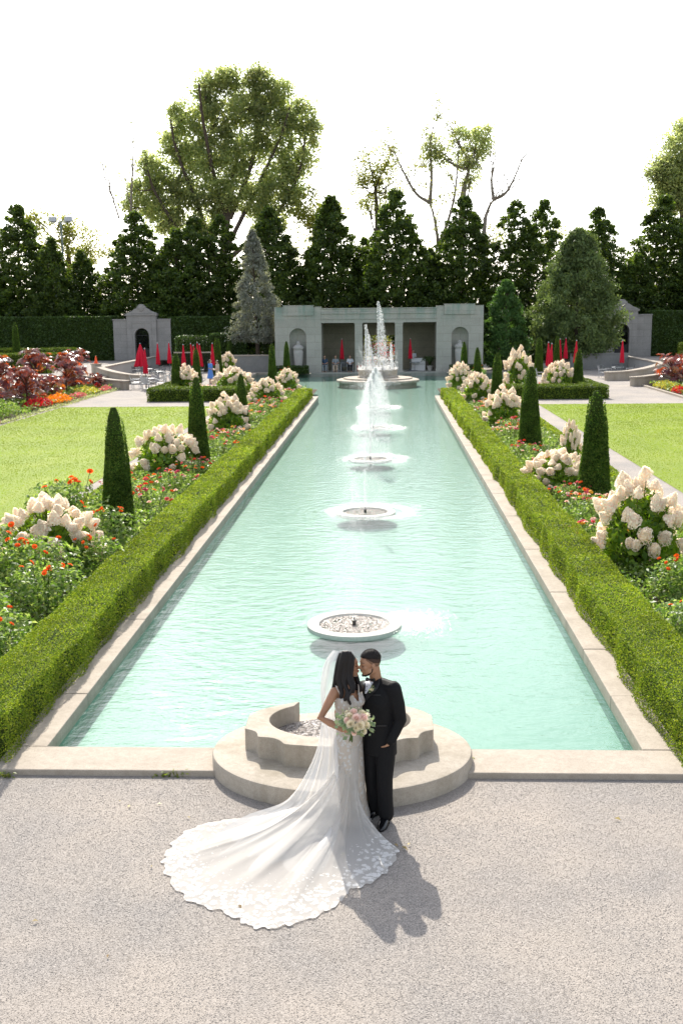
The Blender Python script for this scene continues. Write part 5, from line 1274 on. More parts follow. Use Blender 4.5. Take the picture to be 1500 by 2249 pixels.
t = thing('stone_planter', 'squat stone urn in the shade behind the left far yew', 'urn', (A(487, 750, 100)[0], 100, .0)); c = tuple(t.location); s = MB(); s.lathe([(.35, 0), (.3, .9), (.62, 1.5), (.75, 2.2), (.78, 2.6), (.6, 2.62), (.3, 2.7)], c, 24); s.build('body', M_DARKWALL, t, smooth=True)


# ---------------------------------------------------------------- people in the distance
def skin_mat(name, c):
    m, nt, out = new_mat(name); v = coords(nt, obj=True); f = noise(nt, v, 9, 4); col = ramp(nt, f, [(.3, [x*.9 for x in c]), (.7, [min(1, x*1.08) for x in c])])
    principled(nt, out, col, .48, .4, None, **{'Subsurface Weight': .08, 'Subsurface Radius': (.012, .005, .003)}); return m


M_SKIN_FAR = skin_mat('skin_fair', (.50, .30, .21)); M_HAIRB = m_plain('brown_hair', (.10, .055, .03), .5, .4, .3, 30); M_HAIRD = m_plain('dark_hair', (.015, .012, .011), .38, .5, .3, 40)


def cloth_mat(name, c, var=.12): return m_plain(name, c, .85, .2, var, 14)


def limb(m, pts, rs, n=10): m.tube(pts, rs, n); m.ell(pts[0], (rs[0],)*3 if np.ndim(rs) else (rs,)*3, 10, 7); m.ell(pts[-1], (rs[-1],)*3 if np.ndim(rs) else (rs,)*3, 10, 7)


def figure(lab, loc, rz, sit, h, top, bot, hair, dress=False, longhair=False, hat=None):
    t = thing('person', lab, 'person', (0, 0, 0)); b = MB(); c1 = MB(); c2 = MB(); hh = MB()
    if sit: hip, kn, an, sh, hd = [(.09, 0, .53), (.11, -.43, .52), (.10, -.42, .08), (.19, .02, 1.03), (0, -.03, 1.27)], None, None, None, None
    if sit: J = dict(hip=(.09, 0, .53), kn=(.13, -.43, .52), an=(.11, -.45, .08), sh=(.19, .03, 1.02), el=(.26, -.10, .78), wr=(.06, -.30, .70), hd=(0, -.03, 1.27), nk=(0, .01, 1.08), pel=(0, 0, .53), ch=(0, .03, .88))
    else: J = dict(hip=(.09, 0, .90), kn=(.10, -.02, .50), an=(.10, .03, .08), sh=(.18, 0, 1.40), el=(.22, -.03, 1.12), wr=(.12, -.22, 1.05), hd=(0, -.02, 1.62), nk=(0, 0, 1.44), pel=(0, 0, .92), ch=(0, 0, 1.25))
    mir = lambda p, s: (p[0]*s, p[1], p[2])
    b.ell(J['hd'], (.078, .095, .115)); b.ell((J['hd'][0], J['hd'][1]-.095, J['hd'][2]-.02), (.016, .022, .02)); limb(b, [J['nk'], J['hd']], [.055, .05]); b.ell(J['ch'], (.15, .1, .2)); b.ell(J['pel'], (.15, .11, .13)); limb(b, [J['pel'], J['ch']], [.12, .13])
    for s in (-1, 1):
        limb(b, [mir(J['sh'], s), mir(J['el'], s), mir(J['wr'], s)], [.052, .042, .032]); w = np.array(mir(J['wr'], s)); b.ell(w+np.array([-.02*s, -.06, -.01]), (.04, .055, .02))
        limb(b, [mir(J['hip'], s), mir(J['kn'], s), mir(J['an'], s)], [.085, .058, .04]); a = np.array(mir(J['an'], s)); b.ell(a+np.array([0, -.07, -.045]), (.045, .12, .04))
        limb(c1, [mir(J['sh'], s), (np.array(mir(J['sh'], s))*.25+np.array(mir(J['el'], s))*.75)], [.072, .062])
        if not dress: limb(c2, [mir(J['hip'], s), mir(J['kn'], s), np.array(mir(J['kn'], s))*.15+np.array(mir(J['an'], s))*.85], [.105, .078, .068])
    c1.ell((0, J['ch'][1], J['ch'][2]-.03), (.175, .125, .22)); limb(c1, [J['pel'], J['ch']], [.145, .15])
    limb(c1, [mir(J['sh'], -1), mir(J['sh'], 1)], [.075, .075])
    if dress: c1.lathe([(.30, .38 if not sit else .5), (.24, .65), (.16, .98), (.14, 1.05)], (0, 0, 0), 20, 1, .8)
    else: c2.ell(J['pel'], (.165, .13, .13))
    hx, hy, hz = J['hd']; hh.ell((hx, hy+.022, hz+.028), (.086, .098, .108))
    if longhair: limb(hh, [(0, hy+.06, hz), (0, hy+.09, hz-.18), (0, hy+.1, hz-.34)], [.08, .085, .05])
    remeshed('body', b, M_SKIN_FAR, t, .018, 2); remeshed('top', c1, top, t, .02, 2)
    if not dress: remeshed('trousers', c2, bot, t, .02, 2)
    remeshed('hair', hh, hair, t, .02, 1)
    if hat: k = MB(); k.lathe([(.13, 0), (.13, .012), (.095, .02), (.09, .08), (.03, .10)], (hx, hy, hz+.065), 18); k.build('cap', hat, t, smooth=True)
    t.location = tuple(float(x) for x in loc); t.rotation_euler.z = rz; t.scale = (h/1.74,)*3; return t


C_BLUE = cloth_mat('blue_dress_cloth', (.10, .24, .62)); C_BEIGE = cloth_mat('beige_dress_cloth', (.48, .40, .31)); C_NAVY = cloth_mat('dark_blue_shirt', (.05, .08, .13)); C_GREY = cloth_mat('grey_trousers_cloth', (.22, .25, .27)); C_PALE = cloth_mat('pale_shirt_cloth', (.55, .58, .62)); C_BLK = cloth_mat('black_vest_cloth', (.02, .02, .022)); C_RED = cloth_mat('rust_skirt_cloth', (.30, .06, .04)); C_TAN = cloth_mat('tan_cloth', (.45, .36, .27))
figure('woman with long fair hair in a bright blue dress, beyond the left bed', (A(462, 815, 77)[0], 77, 0), 1.2, False, 1.70, C_BLUE, None, M_HAIRB, True, True)
figure('dark haired woman in beige facing the woman in blue', (A(478, 815, 76.6)[0], 76.6, 0), -1.0, False, 1.66, C_BEIGE, None, M_HAIRD, True)
for (x, l_), (lab, top, bot, hair, lh, hat_) in zip(SEATX[:4], (('man in dark shirt and grey trousers seated at the left pavilion pillar', C_NAVY, C_GREY, M_HAIRB, False, None), ('seated woman in grey with pale trousers, second from the left pillar', C_GREY, C_TAN, M_HAIRD, False, None), ('seated man in pale shirt and dark shorts, legs crossed, in the pavilion', C_PALE, C_BLK, M_HAIRD, False, None), ('seated woman in black top and rust skirt with pale cap, near the pillar', C_BLK, C_RED, M_HAIRD, True, C_PALE))):
    figure(lab, (x, 90.5, .02), 0, True, 1.72, top, bot, hair, False, lh, hat_)
figure('grey haired person standing behind the white counter', (A(908, 790, 92.7)[0], 92.7, .02), 0, False, 1.66, C_PALE, C_BLK, M_CLAY)
# ---------------------------------------------------------------- bride and groom
M_SKIN_B = skin_mat('skin_bride', (.36, .185, .105)); M_SKIN_G = skin_mat('skin_groom', (.38, .205, .12))
M_BHAIR = m_plain('black_wavy_hair', (.009, .0065, .006), .42, .28, .4, 60, .3); M_GHAIR = m_plain('short_black_hair', (.016, .012, .010), .6, .3, .4, 120, .4)

def wool():
    m, nt, out = new_mat('black_wool'); v = coords(nt, (1, 1, .55)); a = noise(nt, v, 9, 3, .55); b = noise(nt, v, 300, 2)
    c = ramp(nt, b, [(.3, (.0048, .0048, .0056)), (.7, (.0085, .0085, .0095))]); principled(nt, out, c, .72, .2, bump(nt, a, .55, .03)); return m


M_SUIT = wool(); M_SATIN = m_plain('black_satin', (.009, .009, .011), .3, .5, .1, 20)
M_SHIRT = m_plain('white_shirt', (.74, .75, .79), .75, .2, .04, 30); M_SHOE = m_plain('patent_leather', (.006, .006, .007), .10, .7, .1, 20); M_LIP = m_plain('lips', (.30, .09, .075), .4, .4, .1, 40)


def lace_mat(name, alpha_lo, alpha_hi, edge, warm=(.84, .80, .74), vs=13.0):
    """tulle with appliqued lace; the 'hem' attribute (0 inside, 1 at the edge) makes the lace border"""
    m, nt, out = new_mat(name); v = coords(nt)
    nz = noise(nt, v, 7.0, 2, .5, 1)
    vv = nt.nodes.new('ShaderNodeVectorMath'); vv.operation = 'MULTIPLY_ADD'; nt.links.new(nz, vv.inputs[0]); vv.inputs[1].default_value = (.10,)*3; nt.links.new(v, vv.inputs[2])
    vo = N(nt, 'ShaderNodeTexVoronoi', i_Scale=vs, i_Randomness=1.0); vo.feature = 'F1'; nt.links.new(vv.outputs[0], vo.inputs['Vector'])
    pet = noise(nt, v, 70 if vs < 20 else 80, 3, .6)
    a = nt.nodes.new('ShaderNodeAttribute'); a.attribute_name = 'hem'
    s = nt.nodes.new('ShaderNodeMath'); s.operation = 'MULTIPLY_ADD'; nt.links.new(pet, s.inputs[0]); s.inputs[1].default_value = .85; nt.links.new(vo.outputs['Distance'], s.inputs[2])
    th = nt.nodes.new('ShaderNodeMath'); th.operation = 'MULTIPLY_ADD'; nt.links.new(a.outputs['Fac'], th.inputs[0]); th.inputs[1].default_value = edge[1]; th.inputs[2].default_value = edge[0]
    d = nt.nodes.new('ShaderNodeMath'); d.operation = 'SUBTRACT'; nt.links.new(th.outputs[0], d.inputs[0]); nt.links.new(s.outputs[0], d.inputs[1])
    mask = ramp(nt, d.outputs[0], [(.0, 0), (.16, 1)])
    c = mixc(nt, mask, warm, (.77, .755, .73))
    df = nt.nodes.new('ShaderNodeBsdfDiffuse'); tl = nt.nodes.new('ShaderNodeBsdfTranslucent'); nt.links.new(c, df.inputs[0]); nt.links.new(c, tl.inputs[0])
    b = bump(nt, mask, .5, .004); nt.links.new(b, df.inputs['Normal'])
    mx = nt.nodes.new('ShaderNodeMixShader'); mx.inputs[0].default_value = .30; nt.links.new(df.outputs[0], mx.inputs[1]); nt.links.new(tl.outputs[0], mx.inputs[2])
    if alpha_lo < 1:
        tr = nt.nodes.new('ShaderNodeBsdfTransparent'); fac = ramp(nt, mask, [(0, alpha_lo), (1, alpha_hi)])
        lw = nt.nodes.new('ShaderNodeLayerWeight'); lw.inputs[0].default_value = .22; f2 = mixc(nt, lw.outputs['Facing'], fac, (1, 1, 1))
        m2 = nt.nodes.new('ShaderNodeMixShader'); nt.links.new(f2, m2.inputs[0]); nt.links.new(tr.outputs[0], m2.inputs[1]); nt.links.new(mx.outputs[0], m2.inputs[2]); nt.links.new(m2.outputs[0], out.inputs[0])
    else: nt.links.new(mx.outputs[0], out.inputs[0])
    return m


M_GOWN = lace_mat('gown_lace', 1.0, 1.0, (.86, .0), (.66, .59, .51), 24.0); M_TRAIN = lace_mat('train_tulle', .48, .97, (.20, .80), (.72, .69, .65), 19.0); M_VEIL = lace_mat('veil_tulle', .55, .97, (-.12, .80), (.88, .87, .85))


def hem_attr(o, vals):
    at = o.data.attributes.new('hem', 'FLOAT', 'POINT'); at.data.foreach_set('value', np.asarray(vals, np.float32))


def frame(f, up=(0, 0, 1)):
    f = unit(np.array(f, float)); u = np.array(up, float); s = unit(np.cross(u, f)); u = np.cross(f, s); return f, s, u      # forward, own left, up


def rings(m, cs, n=28, power=2.3):
    """closed loft: list of (centre, half width, half depth, side axis, front axis)"""
    a = np.arange(n)*2*PI/n; V = []; ca, sa = np.cos(a), np.sin(a); ca = np.sign(ca)*np.abs(ca)**(2/power); sa = np.sign(sa)*np.abs(sa)**(2/power)
    for c, w, d, l, f in cs: V.append(np.asarray(c)+w*ca[:, None]*l+d*sa[:, None]*f)
    k = len(cs); F = [(i*n+j, i*n+(j+1) % n, (i+1)*n+(j+1) % n, (i+1)*n+j) for i in range(k-1) for j in range(n)]+[tuple(range(n-1, -1, -1)), tuple((k-1)*n+j for j in range(n))]
    m.add(np.concatenate(V), F)


def head(m, c, f, tilt_up=0.0, fem=False, ears=True, k=1.0):
    """head with brow, nose, lips, chin and ears; centre c at ear height, facing f"""
    F_, S_, U_ = frame(f); R = np.stack([F_, S_, U_], 1)*k
    P = lambda x, y, z: np.asarray(c)+R@np.array([x, y, z])
    Rn = R/k
    def e(x, y, z, r, rot=None): m.ell(P(x, y, z), np.array(r)*k, 18, 12, Rn if rot is None else Rn@rot)
    ry = lambda a: np.array([[math.cos(a), 0, math.sin(a)], [0, 1, 0], [-math.sin(a), 0, math.cos(a)]])
    j = .92 if fem else 1.0
    e(-.012, 0, .035, (.099, .076, .094)); e(.030, 0, .020, (.066, .066, .080))                    # skull, forehead
    e(.030, 0, -.050, (.060, .056*j, .070)); e(.052, 0, -.088, (.036, .034*j, .032)); e(.073, 0, -.103, (.018, .020, .017))    # face, jaw, chin
    e(.0, .050*j, -.062, (.045, .016, .034), ry(.5)); e(.0, -.050*j, -.062, (.045, .016, .034), ry(.5))      # jaw angles
    for s in (-1, 1):
        e(.062, s*.036, -.022, (.026, .024, .024)); e(.078, s*.028, .022, (.016, .026, .010))          # cheeks, brow
        e(.074, s*.031, .003, (.013, .014, .009))
        if ears: e(-.008, s*.074, -.012, (.019, .010, .031)); e(-.002, s*.078, -.018, (.012, .010, .020))
    nl = .004 if fem else .0; m.tube([P(.084, 0, .018), P(.097-nl, 0, -.004), P(.110-nl*1.6, 0, -.024), P(.102, 0, -.036)], np.array([.009, .010, .012, .010])*k, 10); m.ell(P(.109-nl*1.6, 0, -.026), np.array((.011, .012, .010))*k, 10, 8, Rn)
    for s in (-1, 1): m.ell(P(.099, s*.012, -.032), np.array((.010, .008, .008))*k, 8, 6, Rn)
    e(.092, 0, -.055, (.012, .020, .0075)); e(.089, 0, -.068, (.013, .019, .009))                    # lips
    return P, R


def hand(m, w, f, nrm, curl=(.5, .7, .5), thumb=1, k=1.0, spread=.02):
    f = unit(np.array(f, float)); nrm = np.array(nrm, float); nrm = unit(nrm-f*np.dot(nrm, f)); s = np.cross(f, nrm); R = np.stack([f, s, nrm], 1)
    w = np.asarray(w, float); m.ell(w+f*.048*k, np.array((.052, .041, .017))*k, 14, 9, R); m.ell(w+f*.075*k, np.array((.028, .040, .014))*k, 12, 8, R)
    for i, L in enumerate((.070, .079, .074, .058)):
        p = w+f*.084*k+s*(-.0285+.019*i)*k; a = 0.0; d0 = unit(f+s*(i-1.5)*spread*3); pts = [p]
        for sg, c in zip((.44, .32, .24), curl):
            a += c; d = d0*math.cos(a)+nrm*math.sin(a); p = p+d*L*sg*k; pts.append(p)
        m.tube(pts, np.array([.0092, .0086, .0080, .0068])*k, 8); m.ell(pts[-1], (.0068*k,)*3, 8, 6)
    t0 = w+f*.026*k+s*(-.030*thumb)*k; d1 = unit(f*.62-s*thumb*.62+nrm*.42); d2 = unit(f*.85-s*thumb*.1+nrm*.55); pts = [t0, t0+d1*.038*k, t0+d1*.038*k+d2*.030*k, t0+d1*.038*k+d2*.052*k]
    m.tube(pts, np.array([.0145, .0115, .0098, .008])*k, 8); m.ell(pts[-1], (.008*k,)*3, 8, 6)


def bvh_of(o):
    w = wloc(o); me = o.data; return BVHTree.FromPolygons([tuple(Vector(v.co)+w) for v in me.vertices], [tuple(p.vertices) for p in me.polygons])


def patch(name, rows, bvh, mat, parent, off=.004, nx=8, thick=.003, dens=3):
    """cloth laid on a surface: rows (y, x0, x1) of the visible front, pressed onto the garment below"""
    ys = [r[0] for r in rows]; Y = np.linspace(ys[0], ys[-1], (len(rows)-1)*dens+1); V = []; ok = []
    for y in Y:
        xa = np.interp(y, ys, [r[1] for r in rows]); xb = np.interp(y, ys, [r[2] for r in rows])
        for x in np.linspace(xa, xb, nx+1):
            d = unit(ray(x, y)); h = bvh.ray_cast(Vector(CAM_POS), Vector(d)); ok.append(h[0] is not None); V.append(np.array(h[0])-d*off if h[0] is not None else np.zeros(3))
    n = nx+1; F = [(i*n+j, i*n+j+1, (i+1)*n+j+1, (i+1)*n+j) for i in range(len(Y)-1) for j in range(nx) if all(ok[q] for q in (i*n+j, i*n+j+1, (i+1)*n+j+1, (i+1)*n+j))]
    if not F: return None
    m = MB(); m.add(V, F); o = m.build(name, mat, parent, smooth=True); s = o.modifiers.new('solid', 'SOLIDIFY'); s.thickness = thick; s.offset = 0
    return o


# ---- groom
GX, GY = .46, 10.10
groom = thing('person', 'groom in a black tuxedo and bow tie kissing the bride, one hand in his pocket', 'person', (GX, GY, 0))
gf = unit(np.array([-.62, -.78, 0])); gl = np.array([.78, -.62, 0])
gh = A(812.4, 1457, 10.078); gneck = A(826, 1496, 10.12); gchest = A(833, 1545, 10.10); gpel = np.array([.445, 10.10, .86])
shl, shr = A(864, 1513, 9.99), A(799, 1511, 10.23); ell_, wrl = A(879, 1582, 9.99), A(858, 1628, 9.93)
elr, wrr = A(765, 1572, 10.34), A(741, 1572, 10.20)
fl_, fr_ = np.array([.505, 9.98, .0]), np.array([.395, 10.14, .0])
m = MB(); head(m, gh, (-.93, -.36, -.10))
limb(m, [gneck-np.array([0, 0, .05]), gneck, gh+np.array([.035, .015, -.04])], [.075, .060, .058], 16)
rings(m, [(gpel, .15, .10, gl, gf), (A(834, 1590, 10.1), .145, .10, gl, gf), (gchest, .165, .11, gl, gf), (A(831, 1515, 10.11), .16, .10, gl, gf), (A(828, 1503, 10.11), .10, .08, gl, gf)])
for a in ((shl, ell_, wrl), (shr, elr, wrr)): limb(m, list(a), [.055, .044, .030])
hand(m, wrl, (A(838, 1655, 10.09)-wrl), (gf*.2-gl), (.25, .3, .3), 1, .95)
hand(m, wrr, (A(731, 1566, 10.02)-wrr), np.array([.75, .6, 0]), (.35, .45, .4), -1, .95)
for hp, ft in ((gpel+gl*.085, fl_), (gpel-gl*.085, fr_)):
    kn = (hp+ft)/2+gf*.03+np.array([0, 0, .04]); limb(m, [hp, kn, ft+np.array([0, 0, .09])], [.085, .058, .042])
remeshed('body', m, M_SKIN_G, groom, .0048, 3, .5)
# jacket
m = MB(); zc = lambda y: A(833, y, 10.1)
rings(m, [(A(834, 1652, 10.10), .178, .130, gl, gf), (A(834, 1625, 10.1), .176, .128, gl, gf), (A(834, 1592, 10.1), .168, .122, gl, gf), (A(833, 1560, 10.1), .178, .132, gl, gf), (A(832, 1535, 10.1), .192, .138, gl, gf), (A(831, 1515, 10.11), .195, .125, gl, gf), (A(829, 1504, 10.115), .165, .105, gl, gf), (A(827, 1497, 10.12), .095, .082, gl, gf)], 32, 2.5)
limb(m, [shr, (shr+shl)/2+np.array([0, 0, .035]), shl], [.070, .085, .070])
limb(m, [shl, (shl+ell_)/2+gl*.012, ell_, (ell_+wrl)/2, wrl-(wrl-ell_)*.02], [.078, .072, .064, .057, .050], 14); limb(m, [shr, elr, wrr-(wrr-elr)*.12], [.076, .062, .048], 14)
jk = remeshed('jacket', m, M_SUIT, groom, .006, 5, .5); jb = bvh_of(jk)
m = MB(); m.tube([gneck+np.array([0, 0, -.045]), gneck+np.array([-.004, -.004, .012])], [.085, .066], 20); m.build('shirt_collar', M_SHIRT, groom, smooth=True)
patch('shirt', [(1489, 806, 824), (1494, 803, 822), (1500, 802, 818), (1508, 802, 815), (1516, 801.5, 810), (1524, 801.5, 804)], jb, M_SHIRT, groom, .004)
patch('lapel', [(1489, 823, 834), (1496, 821, 834), (1503, 818, 833), (1512, 813, 829), (1522, 807, 820), (1534, 802.5, 809), (1542, 801.5, 803)], jb, M_SATIN, groom, .007)
patch('lapel', [(1489, 796, 806), (1498, 796.5, 803), (1510, 797.5, 802.5), (1522, 799, 801.5)], jb, M_SATIN, groom, .006, 4)
patch('breast_pocket', [(1526.3, 815, 836), (1528, 815, 836)], jb, M_SATIN, groom, .004, 6)
patch('hip_pocket', [(1593.5, 826, 850), (1596.5, 826, 850)], jb, M_SATIN, groom, .004, 6)
m = MB(); bc = A(813.5, 1493.5, 9.985); sd = unit(np.array([.80, -.55, .1]))
for s in (-1, 1): m.tube([bc, bc+sd*s*.020, bc+sd*s*.045], [.008, .014, .021], 10)
m.ell(bc, (.012, .012, .014)); m.build('bow_tie', M_SATIN, groom, smooth=True)
m = MB()
for y, x in ((1508, 806), (1517, 803.5)):
    h = jb.ray_cast(Vector(CAM_POS), Vector(unit(ray(x, y))))[0]
    if h is not None: m.ell(np.array(h)-unit(ray(x, y))*.007, (.005,)*3, 8, 6)
if m.n: m.build('shirt_studs', M_SATIN, groom)
# trousers and shoes
m = MB(); rings(m, [(gpel+np.array([0, 0, .10]), .165, .115, gl, gf), (gpel, .180, .125, gl, gf), (gpel-np.array([0, 0, .10]), .172, .120, gl, gf)], 28)
for hp, ft in ((gpel+gl*.088, fl_), (gpel-gl*.088, fr_)):
    kn = (hp+ft)/2+gf*.02+np.array([0, 0, .03]); limb(m, [hp, hp*.5+kn*.5, kn, kn*.5+(ft+np.array([0, 0, .09]))*.5, ft+np.array([0, 0, .085])-gf*.01], [.105, .096, .081, .076, .077], 16)
remeshed('trousers', m, M_SUIT, groom, .006, 4, .5)
for ft, fd in ((fl_, np.array([-.28, -.96, 0])), (fr_, np.array([-.62, -.78, 0]))):
    fd = unit(fd); sd_ = np.array([-fd[1], fd[0], 0]); m = MB(); L = []
    for x, w, z0, z1 in ((-.085, .024, .012, .060), (-.07, .036, .006, .085), (-.02, .040, .004, .098), (.04, .043, .003, .082), (.10, .049, .003, .060), (.15, .048, .004, .046), (.19, .036, .006, .036), (.212, .016, .010, .026)):
        L.append((ft+fd*x+np.array([0, 0, (z0+z1)/2]), w, (z1-z0)/2, sd_, np.array([0, 0, 1.0])))
    rings(m, L, 20, 2.4); sh = m.build('shoe', M_SHOE, groom, smooth=True)
    m = MB(); rings(m, [(ft+fd*x+np.array([0, 0, .006]), w, .0055, sd_, np.array([0, 0, 1.0])) for x, w in ((-.09, .030), (-.05, .041), (.04, .046), (.10, .053), (.15, .052), (.195, .038), (.217, .016))], 16, 4); m.build('sole', M_SHOE, sh, smooth=True)
# hair, brows, beard
F_, S_, U_ = frame((-.93, -.36, -.10)); R = np.stack([F_, S_, U_], 1)


def hair_cap(c, R, r, line, name, mat, parent, lift=1.0):
    th = np.linspace(0, PI, 34); a = np.arange(48)*2*PI/48; V = []
    for t in th:
        for p in a:
            u = np.array([math.sin(t)*math.cos(p), math.sin(t)*math.sin(p), math.cos(t)]); k = np.clip((u[2]-line(u))/.10, 0, 1); k = .84+.16*k*k*(3-2*k); V.append(np.asarray(c)+R@(u*np.asarray(r)*k*(1+.012*math.sin(p*9)*math.sin(t*11))))
    n = 48; F = [(i*n+j, i*n+(j+1) % n, (i+1)*n+(j+1) % n, (i+1)*n+j) for i in range(33) for j in range(n)]; m = MB(); m.add(np.array(V), F); return m.build(name, mat, parent, smooth=True)


hair_cap(gh+R@np.array([-.010, 0, .040]), R, (.106, .081, .100), lambda u: .20+.18*max(0, u[0])-.34*max(0, -u[0]), 'hair', M_GHAIR, groom)
m_, nt, out = new_mat('skin_fade'); principled(nt, out, (.055, .035, .027), .7, .15); m2_, nt, out = new_mat('skin_fade_low'); principled(nt, out, (.17, .095, .06), .6, .3)
hair_cap(gh+R@np.array([-.012, 0, .027]), R, (.0992, .0772, .0978), lambda u: -.52+1.1*max(0, u[0])-.30*max(0, -u[0]), 'hair_fade', MATS['skin_fade_low'], groom)
hair_cap(gh+R@np.array([-.012, 0, .030]), R, (.1005, .0785, .099), lambda u: -.16+.75*max(0, u[0])-.34*max(0, -u[0]), 'hair_fade', MATS['skin_fade'], groom)
def stubble(c, R, r, test, n, size, mat, parent, name, outw=.8):
    d = sph(n); d = d[np.array([test(q) for q in d])]; P = np.asarray(c)+(d*np.asarray(r))@R.T; W = d@R.T
    V, Q = leaves(P, size, W, .2, .16, .0, up=W*outw+np.array([0, 0, .25])); return big(name, V, Q, mat, parent)


stubble(gh+R@np.array([-.010, 0, .040]), R, np.array((.106, .081, .101)), lambda u: u[2] > .24+.16*max(0, u[0])-.34*max(0, -u[0]), 5200, .013, M_GHAIR, groom, 'hair_tufts')
P_ = lambda x, y, z: gh+R@np.array([x, y, z])
m = MB()
for s in (-1, 1): m.tube([P_(.088, s*.012, .026), P_(.088, s*.032, .032), P_(.072, s*.052, .026)], [.0035, .0045, .003], 6)
m.build('eyebrow', M_GHAIR, groom, smooth=True)
m = MB()
for s in (-1, 1): m.tube([P_(.0865, s*.018, .0), P_(.0885, s*.031, -.0035), P_(.080, s*.044, .0)], [.002, .0027, .002], 6)
m.build('eyelash', M_GHAIR, groom)
m = MB(); m.ell(P_(.080, 0, -.106), (.017, .021, .015), 12, 8, R); m.tube([P_(.099, -.022, -.047), P_(.105, 0, -.0445), P_(.099, .022, -.047)], [.003, .0045, .003], 6)
for s in (-1, 1): m.tube([P_(.074, s*.022, -.108), P_(.045, s*.047, -.098), P_(.010, s*.064, -.068), P_(.0, s*.072, -.03)], [.010, .009, .006, .005], 8)
m.build('beard', M_GHAIR, groom, smooth=True)
# boutonniere
bp = A(817.5, 1515, 9.93); h = jb.ray_cast(Vector(CAM_POS), Vector(unit(ray(817.5, 1515))))[0]
bp = np.array(h)-unit(ray(817.5, 1515))*.012 if h is not None else bp
M_ROSEW = m_leaf('rose_ivory', [(.74, .68, .56), (.82, .78, .68)], .35, .6, .2, 9, (1, .97, .85), .1); M_ROSEP = m_leaf('rose_blush', [(.76, .63, .58), (.83, .74, .68), (.80, .69, .64)], .35, .6, .2, 9, (1, .85, .8), .1); M_EUC = m_leaf('eucalyptus_leaf', [(.20, .28, .17), (.30, .37, .25), (.36, .42, .24)], .35, .5, .3, 5)


def rose(m, c, axis, r, seed=0):
    f, s, u = frame(axis, (0, 1, .2)); R = np.stack([s, u, f], 1); np_ = 20
    for k in range(np_):
        q = (k+1)/np_; a = k*2.39996+seed; rad_ = r*(.12+.80*q); hgt = r*(.95-.75*q**1.5); wdt = r*(.30+.42*q); lean = .15+.95*q; V = []
        for j, v in enumerate((0, .5, 1)):
            for i, t in enumerate((-1, -.35, .35, 1)):
                th = a+t*wdt/max(rad_, r*.2)*.9; rr_ = rad_*(.35+.65*v)+r*.10*lean*v*v; V.append((rr_*math.cos(th), rr_*math.sin(th), -r*.35+(hgt+r*.35)*v-abs(t)**2*r*.14*v))
        V = np.array(V)@R.T+np.asarray(c); m.add(V, [(j*4+i, j*4+i+1, j*4+i+5, j*4+i+4) for j in range(2) for i in range(3)])


m = MB(); rose(m, bp, -unit(ray(817, 1515)), .019, 1); bo = m.build('boutonniere', M_ROSEW, groom)
n = 26; P = bp+RNG.normal(0, 1, (n, 3))*(.020, .006, .026); V, Q = leaves(P, .024, -unit(ray(817, 1515)), 1.0, .5); big('leaves', V, Q, M_EUC, bo)

# ---- bride
bride = thing('person', 'bride in a white lace gown with long veil and train, holding a bouquet', 'person', (.13, 10.02, 0))
bf = unit(np.array([.72, -.69, 0])); bl = np.array([.69, .72, 0])
bh = A(765.4, 1461.5, 10.085); HB = (.985, -.17, .06)
bneck = A(762, 1503, 10.08); bsr, bsl = A(735, 1520, 9.97), A(777, 1518, 10.20); ber, bwr = A(704, 1577, 9.86), A(752, 1603, 9.76)
bel, bwl = A(806, 1548, 10.42), A(835, 1556, 10.42)
bw = A(765, 1572, 10.04); bhip = A(763, 1635, 10.03)
m = MB(); head(m, bh, HB, fem=True, k=.97)
limb(m, [bneck-np.array([0, 0, .04]), bneck, bh+np.array([-.018, .01, -.05])], [.060, .047, .047], 16)
rings(m, [(bhip, .125, .095, bl, bf), (A(764, 1605, 10.03), .115, .088, bl, bf), (bw, .098, .076, bl, bf), (A(766, 1545, 10.04), .120, .092, bl, bf), (A(765, 1525, 10.05), .140, .090, bl, bf), (A(763, 1513, 10.07), .115, .062, bl, bf), (A(762, 1506, 10.08), .06, .05, bl, bf)])
for s in (-1, 1): m.ell(A(768, 1541, 10.03)+bf*.072+bl*s*.060, (.052, .052, .052), 16, 12)
limb(m, [A(763, 1512, 10.07), bsr], [.045, .048]); limb(m, [A(763, 1512, 10.07), bsl], [.045, .048])
limb(m, [bsr, (bsr+ber)/2, ber, (ber*.55+bwr*.45), bwr], [.047, .042, .037, .036, .026], 14); limb(m, [bsl, bel, bwl], [.046, .036, .026], 14)
BQ = A(781, 1584, 9.69)                                   # bouquet centre
grip = A(773, 1612, 9.735)
hand(m, bwr, (grip+np.array([.012, -.01, -.004])-bwr), np.array([.25, .75, .6]), (.75, .95, .8), 1, .92); hand(m, bwl, (.9, -.1, .2), (0, -1, 0), (.3, .3, .3), -1, .9)
for s in (-1, 1): limb(m, [bhip+bl*s*.06, A(768+5*s, 1715, 10.02), np.array([.16+s*.05, 10.02, .10])], [.075, .06, .045])
remeshed('body', m, M_SKIN_B, bride, .0048, 3, .5)
